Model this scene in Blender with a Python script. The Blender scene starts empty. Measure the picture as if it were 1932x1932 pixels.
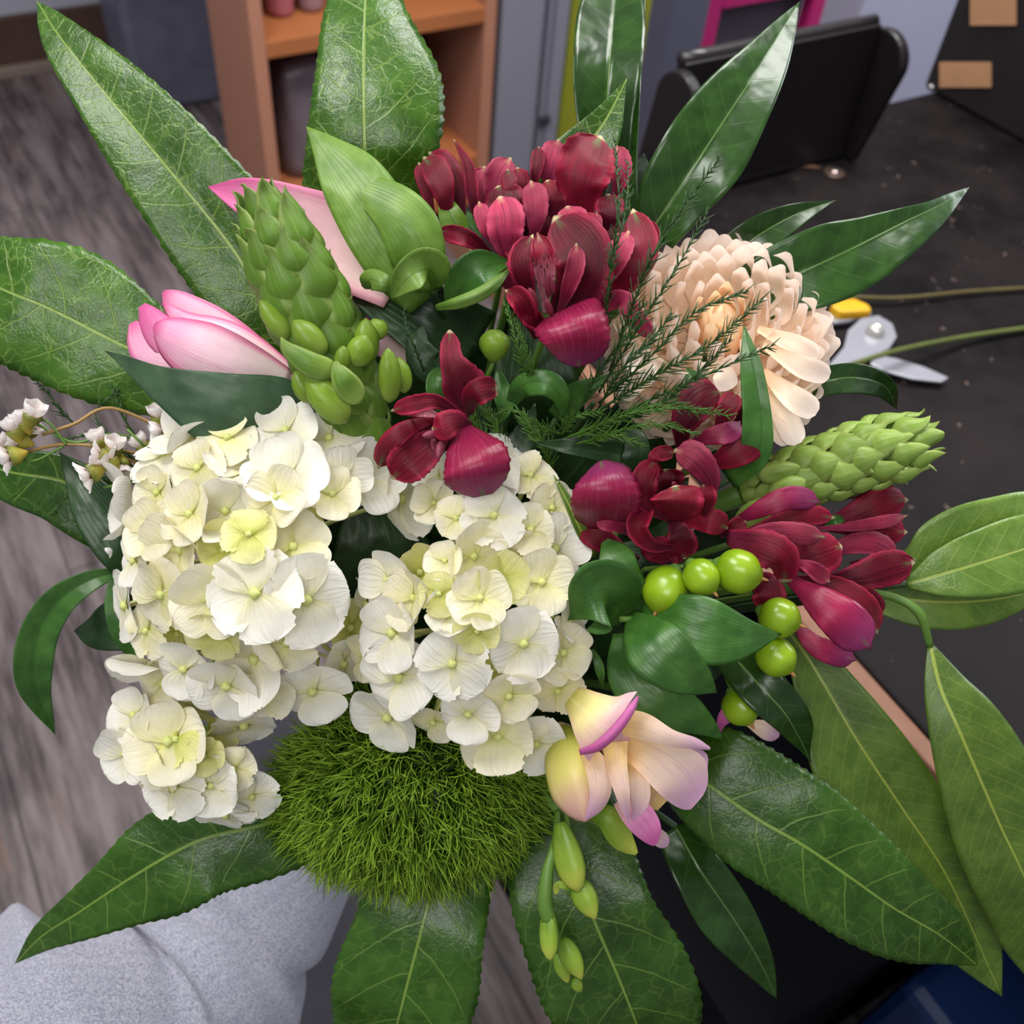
import bpy, bmesh, math, random
import numpy as np
from mathutils import Vector, Matrix
PI = math.pi
rnd = random.Random(7)
SC = bpy.context.scene
COL = SC.collection

# ------------------------------------------------------------------ camera
FPX = 1932.0
CAM = Vector((0, 0, 1.50))
TH, ROLL = math.radians(48), math.radians(6)
CF = Vector((0, math.cos(TH), -math.sin(TH)))
_u0 = Vector((0, math.sin(TH), math.cos(TH)))
_r0 = Vector((1, 0, 0))
CR = math.cos(ROLL)*_r0 + math.sin(ROLL)*_u0
CU = -math.sin(ROLL)*_r0 + math.cos(ROLL)*_u0
cd = bpy.data.cameras.new('camera')
cam = bpy.data.objects.new('camera', cd)
COL.objects.link(cam)
m3 = Matrix((CR, CU, -CF)).transposed()
cam.matrix_world = Matrix.Translation(CAM) @ m3.to_4x4()
cd.sensor_width = 36; cd.lens = 36
cd.clip_start = 0.01; cd.clip_end = 60
cd.dof.use_dof = True; cd.dof.focus_distance = 0.405; cd.dof.aperture_fstop = 12.0
SC.camera = cam

# ------------------------------------------------------------------ world and lights
w = bpy.data.worlds.new('world'); SC.world = w; w.use_nodes = True
bg = w.node_tree.nodes['Background']
bg.inputs[0].default_value = (0.86, 0.90, 1.0, 1); bg.inputs[1].default_value = 0.30

def area(name, loc, target, sx, sy, power, col):
    ld = bpy.data.lights.new(name, 'AREA'); ld.shape = 'RECTANGLE'; ld.size = sx; ld.size_y = sy
    ld.energy = power; ld.color = col
    o = bpy.data.objects.new(name, ld); COL.objects.link(o)
    o.location = loc
    d = (Vector(target)-Vector(loc)).normalized()
    o.rotation_euler = d.to_track_quat('-Z', 'Y').to_euler()
    return o
area('ceiling_panel_light', (0.5, 1.5, 2.75), (0.45, 1.3, 0), 1.3, 0.7, 44, (1.0, 0.98, 0.95))
area('ceiling_panel_light', (-0.9, 0.5, 2.75), (-0.8, 0.6, 0), 1.2, 0.6, 28, (1.0, 0.98, 0.95))
area('ceiling_panel_light', (-0.2, -0.9, 2.75), (0, 0.2, 1.0), 1.2, 0.6, 16, (1.0, 0.98, 0.96))
area('leaf_shine_light', (2.6, 2.4, 1.9), (0.1, 0.3, 1.1), 1.2, 1.2, 34, (0.90, 0.95, 1.0))  # added area light with no visible source, gives the folded leaves their shine

SC.view_settings.view_transform = 'Standard'
SC.view_settings.look = 'None'
SC.view_settings.exposure = 0.2
SC.view_settings.gamma = 1.0
SC.view_settings.use_curve_mapping = False
SC.cycles.max_bounces = 8
SC.cycles.transparent_max_bounces = 8

# ------------------------------------------------------------------ projection helpers
def P(x, y, d):
    return CAM + CF*d + CR*((x-966)/FPX*d) - CU*((y-966)/FPX*d)
def RAY(x, y):
    return CF + CR*((x-966)/FPX) - CU*((y-966)/FPX)
def G(x, y, z):
    r = RAY(x, y); t = (z-CAM.z)/r.z
    return CAM + r*t
AZ = math.radians(-34)
DA = Vector((math.sin(AZ), math.cos(AZ), 0))           # away, along the floor planks
DB = Vector((math.cos(AZ), -math.sin(AZ), 0))          # to the right, along the far wall
def WP(x, y, q, n=None):
    n = n or DA
    r = RAY(x, y); t = (q-CAM).dot(n)/r.dot(n)
    return CAM + r*t

# ------------------------------------------------------------------ object helpers
WO = {}
def link(o, parent=None, at=None):
    COL.objects.link(o)
    at = Vector(at) if at is not None else Vector((0, 0, 0))
    WO[o.name] = at
    if parent is not None:
        o.parent = parent
        o.location = at - WO[parent.name]
    else:
        o.location = at
    return o
def tag(o, label=None, cat=None, group=None, kind=None):
    if label: o['label'] = label
    if cat: o['category'] = cat
    if group: o['group'] = group
    if kind: o['kind'] = kind
    return o
def thing(name, at, label, cat, group=None):
    o = bpy.data.objects.new(name, None); o.empty_display_size = 0.01
    link(o, None, at); tag(o, label, cat, group)
    return o
def mkobj(name, verts, faces, mats, parent=None, at=None, uvs=None, met=None, mi=None, smooth=True):
    at = Vector(at) if at is not None else Vector(verts[0])
    me = bpy.data.meshes.new(name)
    me.from_pydata([(v[0]-at[0], v[1]-at[1], v[2]-at[2]) for v in verts], [], faces)
    if not isinstance(mats, (list, tuple)): mats = [mats]
    for m in mats: me.materials.append(m)
    lv = [l.vertex_index for l in me.loops]
    if uvs is not None:
        ul = me.uv_layers.new(name='UVMap')
        a = np.array(uvs, dtype=np.float32)[lv]; ul.data.foreach_set('uv', a.ravel())
    if met is not None:
        ul = me.uv_layers.new(name='met')
        a = np.array(met, dtype=np.float32)[lv]; ul.data.foreach_set('uv', a.ravel())
    if mi is not None: me.polygons.foreach_set('material_index', mi)
    if smooth: me.polygons.foreach_set('use_smooth', [True]*len(me.polygons))
    me.update()
    o = bpy.data.objects.new(name, me)
    return link(o, parent, at)

def interp(tab, u):
    for i in range(len(tab)-1):
        if u <= tab[i+1][0]:
            t = (u-tab[i][0])/max(1e-9, tab[i+1][0]-tab[i][0])
            return tab[i], tab[i+1], t, i
    return tab[-2], tab[-1], 1.0, len(tab)-2
def smooth_tab(tab, u, k):
    # monotone-ish cubic interpolation of column k
    a, b, t, i = interp(tab, u)
    p0 = tab[max(0, i-1)]; p3 = tab[min(len(tab)-1, i+2)]
    h = b[0]-a[0]
    def sl(p, q): return (q[k]-p[k])/max(1e-6, q[0]-p[0])
    m1 = (sl(p0, b) if i > 0 else sl(a, b))*h; m2 = (sl(a, p3) if i < len(tab)-2 else sl(a, b))*h
    t2, t3 = t*t, t*t*t
    return max(0.0, (2*t3-3*t2+1)*a[k]+(t3-2*t2+t)*m1+(-2*t3+3*t2)*b[k]+(t3-t2)*m2)
PROF = {
 'leaf': [(0,.05),(.08,.34),(.22,.78),(.4,1),(.58,.93),(.76,.62),(.9,.27),(1,0.0)],
 'ovate': [(0,.1),(.06,.5),(.18,.88),(.34,1),(.54,.92),(.74,.66),(.9,.3),(1,0.0)],
 'petal': [(0,.2),(.2,.42),(.4,.75),(.6,.98),(.75,1),(.88,.8),(.96,.45),(1,.05)],
 'wide': [(0,.35),(.15,.7),(.35,.95),(.6,1),(.8,.93),(.93,.65),(.98,.4),(1,.1)],
 'lance': [(0,.3),(.2,.72),(.42,1),(.62,.9),(.82,.5),(.94,.2),(1,.02)],
 'strap': [(0,.7),(.2,.9),(.5,1),(.8,.85),(.93,.55),(1,.08)],
 'alst': [(0,.2),(.2,.42),(.4,.75),(.6,.97),(.76,1),(.87,.84),(.935,.52),(.965,.15),(1,.04)],
 'alstw': [(0,.3),(.15,.58),(.35,.86),(.58,1),(.75,.97),(.87,.76),(.94,.45),(.97,.16),(1,.04)],
 'spoon': [(0,.3),(.3,.66),(.6,.97),(.8,1),(.92,.86),(.98,.6),(1,.3)],
}
def catmull(pts, n):
    pts = [np.array(p, float) for p in pts]
    if len(pts) == 2: pts = [pts[0], (pts[0]+pts[1])/2, pts[1]]
    ext = [2*pts[0]-pts[1]]+pts+[2*pts[-1]-pts[-2]]
    dense = []
    for i in range(1, len(ext)-2):
        p0, p1, p2, p3 = ext[i-1:i+3]
        for k in range(16):
            t = k/16
            dense.append(.5*((2*p1)+(-p0+p2)*t+(2*p0-5*p1+4*p2-p3)*t*t+(-p0+3*p1-3*p2+p3)*t**3))
    dense.append(pts[-1])
    dense = np.array(dense)
    L = np.concatenate([[0], np.cumsum(np.linalg.norm(np.diff(dense, axis=0), axis=1))])
    s = np.linspace(0, L[-1], n)
    return np.stack([np.interp(s, L, dense[:, k]) for k in range(dense.shape[1])], 1)

def blade_core(name, spine, sideL, sideR, nrm, mats, parent=None, cup=0., fold=0., tilt=0., bow=0.,
               ruffle=0., rf=3., serr=0., ns=0, nv=12, thick=0., ph=0., tipcurl=0., bulge=0., frill=0., ecurl=0.):
    """spine: n x 3 world points; sideL/sideR: n x 3 vectors to the edges; nrm: n x 3 unit normals (the face's upper side)."""
    n = len(spine); verts = []; uvs = []; met = []
    ds = np.concatenate([[0], np.cumsum(np.linalg.norm(np.diff(spine, axis=0), axis=1))])
    for i in range(n):
        u = i/(n-1)
        wl = np.linalg.norm(sideL[i]); wr = np.linalg.norm(sideR[i])
        wm = max(wl, wr)
        for j in range(nv+1):
            v = -1+2*j/nv
            sv = sideR[i] if v >= 0 else sideL[i]
            ww = wr if v >= 0 else wl
            k = abs(v)
            if frill and k > .6: k *= 1+frill*(math.sin(u*61+ph)+.7*math.sin(u*97+2*ph))*(1 if .2 < u < .93 else 0)
            if serr and j in (0, nv):
                st = (u*ns) % 1.0
                k = k*(1+serr*(st-0.35)*(1 if 0.04 < u < 0.97 else 0))
            off = cup*v*v*ww + fold*abs(v)*ww + tilt*v*ww
            off += ruffle*math.sin(rf*2*PI*u+ph+(2.1 if v > 0 else 0))*v*v*wm
            off += ecurl*abs(v)**5*ww*(.4+.6*math.sin(3.3*u+ph+(1.3 if v > 0 else 0)))
            off += bulge*math.sin(PI*u)*(1-v*v)*wm
            off -= tipcurl*max(0, u-.7)**2*11*wm
            p = spine[i]+sv*k+nrm[i]*off
            verts.append(p); uvs.append((u, j/nv)); met.append((ds[i]*100, v*ww*100))
    faces = []
    for i in range(n-1):
        for j in range(nv):
            a = i*(nv+1)+j
            faces.append((a, a+1, a+nv+2, a+nv+1))
    o = mkobj(name, verts, faces, mats, parent, spine[0], uvs, met)
    if thick:
        m = o.modifiers.new('thickness', 'SOLIDIFY'); m.thickness = thick; m.offset = 0
    return o

def blade(name, pts, w, mat, parent=None, Z=(0, 0, 1), prof='petal', n=26, dd=0., **kw):
    """leaf or petal from a midrib of (x, y, depth in cm) and half widths."""
    ox, oy, s = Z
    pp = [(ox+p[0]*s, oy+p[1]*s, (p[2]*0.01+dd)*FPX*1.0) for p in pts]
    if kw.get('serr'): n = max(n, int(kw['ns']*3)+1)
    c = catmull(pp, n)
    spine = []; L = []; R = []; N = []
    for i in range(n):
        a = c[max(0, i-1)]; b = c[min(n-1, i+1)]
        if i == 0: b = c[2]
        t = (b-a)[:2]; t = t/max(1e-6, np.linalg.norm(t))
        nl = (t[1], -t[0])
        u = i/(n-1)
        if isinstance(w, (int, float)):
            f = smooth_tab(PROF[prof], u, 1)*w; wl = wr = f
        elif isinstance(w[0], (int, float)):
            f = smooth_tab(PROF[prof], u, 1); wl, wr = w[0]*f, w[1]*f
        else:
            wl = smooth_tab(w, u, 1); wr = smooth_tab(w, u, 2)
        wl = max(wl*s, .3); wr = max(wr*s, .3)
        d = c[i][2]/FPX
        sp = P(c[i][0], c[i][1], d)
        spine.append(np.array(sp))
        L.append(np.array(P(c[i][0]+nl[0]*wl, c[i][1]+nl[1]*wl, d)-sp))
        R.append(np.array(P(c[i][0]-nl[0]*wr, c[i][1]-nl[1]*wr, d)-sp))
        N.append(np.array((CAM-sp).normalized()))
    return blade_core(name, np.array(spine), L, R, N, mat, parent, **kw)

def blade3(name, pts, width, normal, mat, parent=None, prof='petal', n=12, **kw):
    """blade in plain 3D: spine points, half width, upper-side direction."""
    c = catmull([tuple(p) for p in pts], n)
    nr = np.array(normal, float)
    L = []; R = []; N = []
    for i in range(n):
        t = c[min(n-1, i+1)]-c[max(0, i-1)]; t /= np.linalg.norm(t)
        sd = np.cross(t, nr); sd /= max(1e-9, np.linalg.norm(sd))
        nn = np.cross(sd, t)
        f = smooth_tab(PROF[prof], i/(n-1), 1)*width
        L.append(-sd*f); R.append(sd*f); N.append(nn)
    return blade_core(name, c, L, R, N, mat, parent, **kw)

def tube_geo(pts, rad, ns=8, n=None, cap=True):
    c = catmull([tuple(p) for p in pts], n or max(6, len(pts)*5))
    m = len(c); V = []; F = []
    ref = np.array([.31, .52, .79])
    for i in range(m):
        t = c[min(m-1, i+1)]-c[max(0, i-1)]; t /= max(1e-9, np.linalg.norm(t))
        a = np.cross(t, ref); a /= np.linalg.norm(a); b = np.cross(t, a)
        u = i/(m-1)
        r = rad(u) if callable(rad) else (np.interp(u, np.linspace(0, 1, len(rad)), rad) if isinstance(rad, (list, tuple)) else rad)
        for k in range(ns):
            an = 2*PI*k/ns
            V.append(c[i]+(a*math.cos(an)+b*math.sin(an))*r)
    for i in range(m-1):
        for k in range(ns):
            k2 = (k+1) % ns
            F.append((i*ns+k, i*ns+k2, (i+1)*ns+k2, (i+1)*ns+k))
    if cap:
        F.append(tuple(range(ns))[::-1]); F.append(tuple((m-1)*ns+k for k in range(ns)))
    uv = [(i/(m-1), k/ns) for i in range(m) for k in range(ns)]
    return V, F, uv
def tube(name, pts, rad, mat, parent=None, ns=8, n=None):
    V, F, uv = tube_geo(pts, rad, ns, n)
    return mkobj(name, V, F, mat, parent, V[0], uv, uv)
def ptube(name, pts, rpx, mat, parent=None, Z=(0, 0, 1), ns=8, n=None):
    ox, oy, s = Z
    q = [P(ox+p[0]*s, oy+p[1]*s, p[2]*.01) for p in pts]
    dm = sum(p[2] for p in pts)/len(pts)*.01
    rad = [r*s*dm/FPX for r in rpx] if isinstance(rpx, (list, tuple)) else rpx*s*dm/FPX
    return tube(name, q, rad, mat, parent, ns, n)
BUDP = [(0,.25),(.06,.5),(.2,.85),(.4,1),(.6,.93),(.8,.62),(.92,.3),(1,.03)]
EGGP = [(0,.1),(.05,.45),(.15,.75),(.35,.98),(.5,1),(.7,.88),(.88,.52),(.96,.25),(1,.03)]
def lathe_geo(a, b, r, prof=BUDP, ns=14, nu=14, ridges=0, ridge=0.08, flat=1.0, bend=0.):
    a = Vector(a); b = Vector(b); ax = (b-a); L = ax.length; ax.normalize()
    e1 = ax.cross((CAM-a).normalized())
    if e1.length < 1e-3: e1 = ax.cross(Vector((.3, .9, .2)))
    e1.normalize(); e2 = e1.cross(ax)
    V = []; F = []; uv = []
    for i in range(nu+1):
        u = i/nu; f = smooth_tab(prof, u, 1)*r
        c = a+ax*L*u+e1*(bend*math.sin(PI*u)*r)
        for k in range(ns):
            an = 2*PI*k/ns
            g = f*(1+(ridge*math.cos(ridges*an) if ridges else 0))
            V.append(c+e1*math.cos(an)*g+e2*math.sin(an)*g*flat); uv.append((u, k/ns))
    for i in range(nu):
        for k in range(ns):
            k2 = (k+1) % ns
            F.append((i*ns+k, i*ns+k2, (i+1)*ns+k2, (i+1)*ns+k))
    F.append(tuple(range(ns))[::-1]); F.append(tuple(nu*ns+k for k in range(ns)))
    return V, F, uv
def lathe(name, a, b, r, mat, parent=None, **kw):
    V, F, uv = lathe_geo(a, b, r, **kw)
    return mkobj(name, V, F, mat, parent, a, uv, uv)
def plathe(name, p, q, r, mat, parent=None, Z=(0, 0, 1), **kw):
    ox, oy, s = Z
    A = P(ox+p[0]*s, oy+p[1]*s, p[2]*.01); B = P(ox+q[0]*s, oy+q[1]*s, q[2]*.01)
    return lathe(name, A, B, r*s*p[2]*.01/FPX, mat, parent, **kw)

# ------------------------------------------------------------------ materials
def lin(c):
    return tuple(((x/255)/12.92 if x/255 <= .04045 else ((x/255+.055)/1.055)**2.4) for x in c)+(1,)
class NT:
    def __init__(s, name):
        s.m = bpy.data.materials.new(name); s.m.use_nodes = True
        s.t = s.m.node_tree; s.n = s.t.nodes; s.b = s.n['Principled BSDF']; s.out = s.n['Material Output']
    def set(s, sock, v):
        if isinstance(v, bpy.types.NodeSocket): s.t.links.new(v, sock)
        else: sock.default_value = v
    def math(s, op, a, b=0., c=0., clamp=False):
        n = s.n.new('ShaderNodeMath'); n.operation = op; n.use_clamp = clamp
        s.set(n.inputs[0], a); s.set(n.inputs[1], b); s.set(n.inputs[2], c); return n.outputs[0]
    def mix(s, f, a, b):
        n = s.n.new('ShaderNodeMix'); n.data_type = 'RGBA'
        s.set(n.inputs[0], f); s.set(n.inputs[6], a); s.set(n.inputs[7], b); return n.outputs[2]
    def ss(s, x, lo, hi, a=0., b=1.):
        n = s.n.new('ShaderNodeMapRange'); n.interpolation_type = 'SMOOTHSTEP'
        s.set(n.inputs[0], x); n.inputs[1].default_value = lo; n.inputs[2].default_value = hi
        n.inputs[3].default_value = a; n.inputs[4].default_value = b; return n.outputs[0]
    def uv(s, layer='UVMap'):
        n = s.n.new('ShaderNodeUVMap'); n.uv_map = layer
        q = s.n.new('ShaderNodeSeparateXYZ'); s.t.links.new(n.outputs[0], q.inputs[0])
        return q.outputs[0], q.outputs[1]
    def comb(s, x, y, z=0.):
        n = s.n.new('ShaderNodeCombineXYZ'); s.set(n.inputs[0], x); s.set(n.inputs[1], y); s.set(n.inputs[2], z); return n.outputs[0]
    def objco(s):
        return s.n.new('ShaderNodeTexCoord').outputs['Object']
    def mapv(s, v, sc=(1, 1, 1), rot=(0, 0, 0)):
        n = s.n.new('ShaderNodeMapping'); s.set(n.inputs[0], v); n.inputs[3].default_value = sc; n.inputs[2].default_value = rot; return n.outputs[0]
    def noise(s, v, scale, detail=3., rough=.5):
        n = s.n.new('ShaderNodeTexNoise'); s.set(n.inputs['Vector'], v)
        n.inputs['Scale'].default_value = scale; n.inputs['Detail'].default_value = detail; n.inputs['Roughness'].default_value = rough
        return n.outputs[0]
    def voro_edge(s, v, scale):
        n = s.n.new('ShaderNodeTexVoronoi'); n.feature = 'DISTANCE_TO_EDGE'; s.set(n.inputs['Vector'], v)
        n.inputs['Scale'].default_value = scale; return n.outputs['Distance']
    def rand(s):
        return s.n.new('ShaderNodeObjectInfo').outputs['Random']
    def hsv(s, c, h=.5, sat=1., v=1.):
        n = s.n.new('ShaderNodeHueSaturation'); s.set(n.inputs['Hue'], h); s.set(n.inputs['Saturation'], sat); s.set(n.inputs['Value'], v); s.set(n.inputs['Color'], c); return n.outputs[0]
    def bump(s, h, dist, strength=1.):
        n = s.n.new('ShaderNodeBump'); n.inputs['Strength'].default_value = strength; n.inputs['Distance'].default_value = dist
        s.set(n.inputs['Height'], h); s.t.links.new(n.outputs[0], s.b.inputs['Normal']); return n.outputs[0]
    def fin(s, col, rough=.5, spec=.5, trans=0., tcol=None, sheen=0., coat=0., normal=None):
        b = s.b
        s.set(b.inputs['Base Color'], col); s.set(b.inputs['Roughness'], rough)
        b.inputs['Specular IOR Level'].default_value = spec
        if coat: b.inputs['Coat Weight'].default_value = coat; b.inputs['Coat Roughness'].default_value = .25
        if sheen: b.inputs['Sheen Weight'].default_value = sheen
        if trans:
            t = s.n.new('ShaderNodeBsdfTranslucent'); s.set(t.inputs[0], tcol if tcol is not None else col)
            if normal is not None: s.t.links.new(normal, t.inputs['Normal'])
            x = s.n.new('ShaderNodeMixShader'); x.inputs[0].default_value = trans
            s.t.links.new(b.outputs[0], x.inputs[1]); s.t.links.new(t.outputs[0], x.inputs[2]); s.t.links.new(x.outputs[0], s.out.inputs[0])
        return s.m
def plain(name, c, rough=.6, spec=.4, var=.12, scale=30., metal=0.):
    k = NT(name); n = k.noise(k.objco(), scale, 4.)
    c = lin(c) if max(c) > 1 else tuple(c)+(1,)
    col = k.mix(n, tuple(x*(1-var) for x in c[:3])+(1,), tuple(min(1, x*(1+var)) for x in c[:3])+(1,))
    k.b.inputs['Metallic'].default_value = metal
    return k.fin(col, rough, spec)

def leafmat(name, dark, light, vein, sp=1.6, side=.6, net=1.9, netamt=.35, rough=.32, spec=.5, bump=.0004, trans=.18, veinamt=.75, par=0, mw=.075, slant=.85):
    """glossy leaf: midrib, slanted side veins and a fine net, laid out in leaf centimetres."""
    k = NT(name)
    s_, t_ = k.uv('met'); u, v = k.uv('UVMap')
    at = k.math('ABSOLUTE', t_)
    nz = k.noise(k.comb(s_, t_, k.math('MULTIPLY', k.rand(), 17.)), .8, 3.)
    # midrib
    wmid = k.math('MULTIPLY_ADD', k.math('SUBTRACT', 1., u), mw*.6, mw*.25)
    mid = k.math('SUBTRACT', 1., k.ss(k.math('DIVIDE', at, wmid), .55, 1.3))
    masks = mid
    hgt = mid
    if par:      # long parallel veins
        av = k.math('ABSOLUTE', k.math('SUBTRACT', v, .5))
        f = k.math('FRACT', k.math('MULTIPLY', av, par*2.))
        ln = k.math('SUBTRACT', 1., k.ss(k.math('ABSOLUTE', k.math('SUBTRACT', f, .5)), .03, .12))
        masks = k.math('MAXIMUM', mid, k.math('MULTIPLY', ln, side))
    else:
        sg = k.math('MULTIPLY', k.math('GREATER_THAN', t_, 0.), .45)
        ph = k.math('SUBTRACT', s_, k.math('MULTIPLY_ADD', k.math('MULTIPLY', at, at), .16, k.math('MULTIPLY', at, slant)))
        ph = k.math('ADD', k.math('DIVIDE', ph, sp), sg)
        ph = k.math('ADD', ph, k.math('MULTIPLY', nz, .16))
        f = k.math('ABSOLUTE', k.math('SUBTRACT', k.math('FRACT', ph), .5))
        ln = k.math('SUBTRACT', 1., k.ss(f, .008/sp*1.6, .045/sp*1.6))
        fade = k.ss(k.math('ABSOLUTE', k.math('SUBTRACT', v, .5)), .36, .47, 1., .15)
        ln = k.math('MULTIPLY', k.math('MULTIPLY', ln, fade), side)
        masks = k.math('MAXIMUM', mid, ln)
    if net:
        dn = k.noise(k.comb(s_, t_), 1.3, 2.)
        vo = k.voro_edge(k.comb(k.math('ADD', s_, k.math('MULTIPLY', dn, .7)), k.math('ADD', k.math('MULTIPLY', t_, .8), k.math('MULTIPLY', dn, .5)), k.math('MULTIPLY', k.rand(), 9.)), net)
        ne = k.math('SUBTRACT', 1., k.ss(vo, .01, .07))
        ne = k.math('MULTIPLY', ne, k.ss(k.noise(k.comb(s_, t_), .9, 2.), .38, .62, .25, 1.))
        masks = k.math('MAXIMUM', masks, k.math('MULTIPLY', ne, netamt))
        fine = k.voro_edge(k.comb(s_, t_), net*3.2)
        hgt = k.math('ADD', k.math('MULTIPLY', masks, -.5), k.math('MULTIPLY', k.ss(fine, 0., .2), .10))
        hgt = k.math('ADD', hgt, k.math('MULTIPLY', nz, 2.6))
    else:
        hgt = k.math('ADD', k.math('MULTIPLY', masks, -.5), k.math('MULTIPLY', k.noise(k.comb(s_, k.math('MULTIPLY', t_, 1.4)), .7, 1.5), 5.))
    base = k.mix(k.ss(nz, .3, .7), lin(dark), lin(light))
    base = k.hsv(base, .5, 1., k.ss(k.rand(), 0., 1., .86, 1.14))
    col = k.mix(k.math('MULTIPLY', masks, veinamt), base, lin(vein))
    nm = k.bump(hgt, bump, 1.)
    return k.fin(col, rough, spec, trans, k.hsv(col, .485, 1.15, 1.5), normal=None)

def petalmat(name, base, mid, tip, streak=None, sfreq=14., samt=.4, tipc=None, tipa=.9, tipw=.25, rough=.45, trans=.3, bump=.00025, edge=None, edgea=0., var=.12, spots=None, spec=.35, midu=(.1, .55, .95), mucro=False):
    """petal: colour runs base>mid>tip along its length, with fine long streaks."""
    k = NT(name); u, v = k.uv('UVMap'); s_, t_ = k.uv('met')
    c = k.mix(k.ss(u, midu[0], midu[1]), lin(base), lin(mid)); c = k.mix(k.ss(u, midu[1], midu[2]), c, lin(tip))
    r = k.math('MULTIPLY', k.rand(), 31.)
    st = k.noise(k.comb(k.math('MULTIPLY', u, 1.3), k.math('MULTIPLY', v, sfreq), r), 1., 3., .6)
    if streak is not None:
        c = k.mix(k.math('MULTIPLY', k.ss(st, .5, .72), samt), c, lin(streak))
    a2 = k.math('ABSOLUTE', k.math('SUBTRACT', v, .5))
    if edge is not None:
        e = k.math('MAXIMUM', k.ss(a2, .3, .48), k.ss(u, .9, .99))
        e = k.math('MULTIPLY', e, k.ss(st, .3, .6, .5, 1.))
        c = k.mix(k.math('MULTIPLY', e, edgea), c, lin(edge))
    if tipc is not None:
        e = k.math('MULTIPLY', k.ss(u, tipa-.12, tipa+.05), k.ss(a2, tipw*.4, tipw, 1., 0.))
        c = k.mix(k.math('MULTIPLY', e, .85), c, lin(tipc))
    if mucro:
        c = k.mix(k.math('MULTIPLY', k.math('MULTIPLY', k.ss(u, .95, .975), k.ss(a2, .1, .45, 1., .6)), .9), c, lin((214,204,160)))
    if spots is not None:
        sp = k.noise(k.comb(k.math('MULTIPLY', u, 14.), k.math('MULTIPLY', v, 26.), r), 1., 0.)
        e = k.math('MULTIPLY', k.ss(sp, .64, .67), k.ss(u, .85, .7))
        c = k.mix(e, c, lin(spots))
    cl = k.noise(k.comb(s_, t_, r), .9, 3.)
    c = k.hsv(c, .5, 1., k.math('MULTIPLY', k.ss(cl, .3, .7, 1-var, 1+var), k.ss(k.rand(), 0., 1., 1-var, 1+var)))
    k.bump(k.math('ADD', k.math('MULTIPLY', st, .8), cl), bump)
    return k.fin(c, rough, spec, trans, k.hsv(c, .5, 1.1, 1.2))

M = {}
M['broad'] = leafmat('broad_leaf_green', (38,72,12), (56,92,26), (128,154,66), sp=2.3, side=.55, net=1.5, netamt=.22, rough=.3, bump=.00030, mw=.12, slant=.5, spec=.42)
M['broad_lit'] = leafmat('broad_leaf_lit', (44,80,12), (64,102,26), (142,166,78), sp=2.4, side=.6, net=1.7, netamt=.42, rough=.28, bump=.00034, mw=.13, slant=.5, spec=.45)  # lit copy of the broad leaf green, brightness put into its colours
M['smooth'] = leafmat('smooth_leaf_green', (28,58,12), (44,78,24), (110,138,72), sp=1.4, side=.14, net=0, netamt=0, rough=.24, bump=.00016, mw=.06)
M['pale'] = leafmat('pale_leaf_green', (96,132,48), (120,152,66), (168,186,92), sp=1.1, side=.35, net=1.3, netamt=.2, rough=.3, bump=.0003, mw=.1)
M['olive'] = leafmat('olive_leaf_green', (68,96,24), (88,116,36), (150,164,66), sp=.9, side=.22, net=2.2, netamt=.16, rough=.42, bump=.0002, mw=.1)
M['ruscus'] = leafmat('ruscus_leaf_green', (48,92,30), (72,118,46), (66,104,44), par=7, side=.35, net=0, rough=.36, bump=.0003, veinamt=.5, mw=.03)
M['ruscus_pale'] = leafmat('ruscus_leaf_fresh', (92,130,40), (126,158,70), (84,122,40), par=7, side=.4, net=0, rough=.38, bump=.0003, veinamt=.5, mw=.03, trans=.3)  # paler green of the left ruscus sprig
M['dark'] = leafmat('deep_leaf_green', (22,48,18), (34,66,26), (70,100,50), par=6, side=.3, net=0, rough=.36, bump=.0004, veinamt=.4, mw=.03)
M['tulip_leaf'] = leafmat('tulip_leaf_green', (52,84,52), (72,104,68), (92,126,92), par=16, side=.6, net=0, rough=.45, bump=.0004, veinamt=.35, mw=.01)
M['stem'] = plain('stem_green', (84,118,44), .45)
M['stem_dark'] = plain('stem_dark_green', (36,62,24), .5)
M['sepal'] = petalmat('hydrangea_sepal_cream', (214,214,132), (228,222,180), (234,228,206), streak=(216,212,170), sfreq=13., samt=.3, rough=.5, trans=.28, bump=.0007, var=.05, spec=.25, midu=(.0, .38, .9))
M['sepal_y'] = petalmat('hydrangea_sepal_yellow', (188,194,84), (214,214,132), (226,222,164), streak=(200,202,120), sfreq=13., samt=.3, rough=.5, trans=.28, bump=.0007, var=.05, spec=.25, midu=(.0, .38, .9))
M['sepal_w'] = petalmat('hydrangea_sepal_white', (222,220,158), (232,228,206), (238,235,226), streak=(220,218,200), sfreq=13., samt=.3, rough=.5, trans=.28, bump=.0007, var=.04, spec=.25, midu=(.0, .35, .8))
M['eye'] = plain('hydrangea_eye', (190,196,118), .5)
A1 = dict(tipc=(84,110,66), tipa=.95, tipw=.13, trans=.25, rough=.5, spec=.22, bump=.0005, edge=(190,48,84), edgea=.55, mucro=True, var=.2)
M['crim'] = petalmat('alstroemeria_crimson', (104,26,52), (104,8,32), (128,14,42), streak=(70,4,24), samt=.75, sfreq=20, **A1)
M['crimdark'] = petalmat('alstroemeria_dark', (84,10,38), (82,4,26), (104,10,34), streak=(54,4,22), samt=.6, sfreq=16, **A1)
M['rose'] = petalmat('alstroemeria_rose', (156,48,84), (150,34,68), (178,66,92), streak=(96,12,54), samt=.75, sfreq=20, tipc=(200,180,130), tipa=.97, tipw=.2, trans=.3, rough=.5, spec=.22, bump=.0005, edge=(220,100,130), edgea=.4, mucro=True, var=.2)
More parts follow.
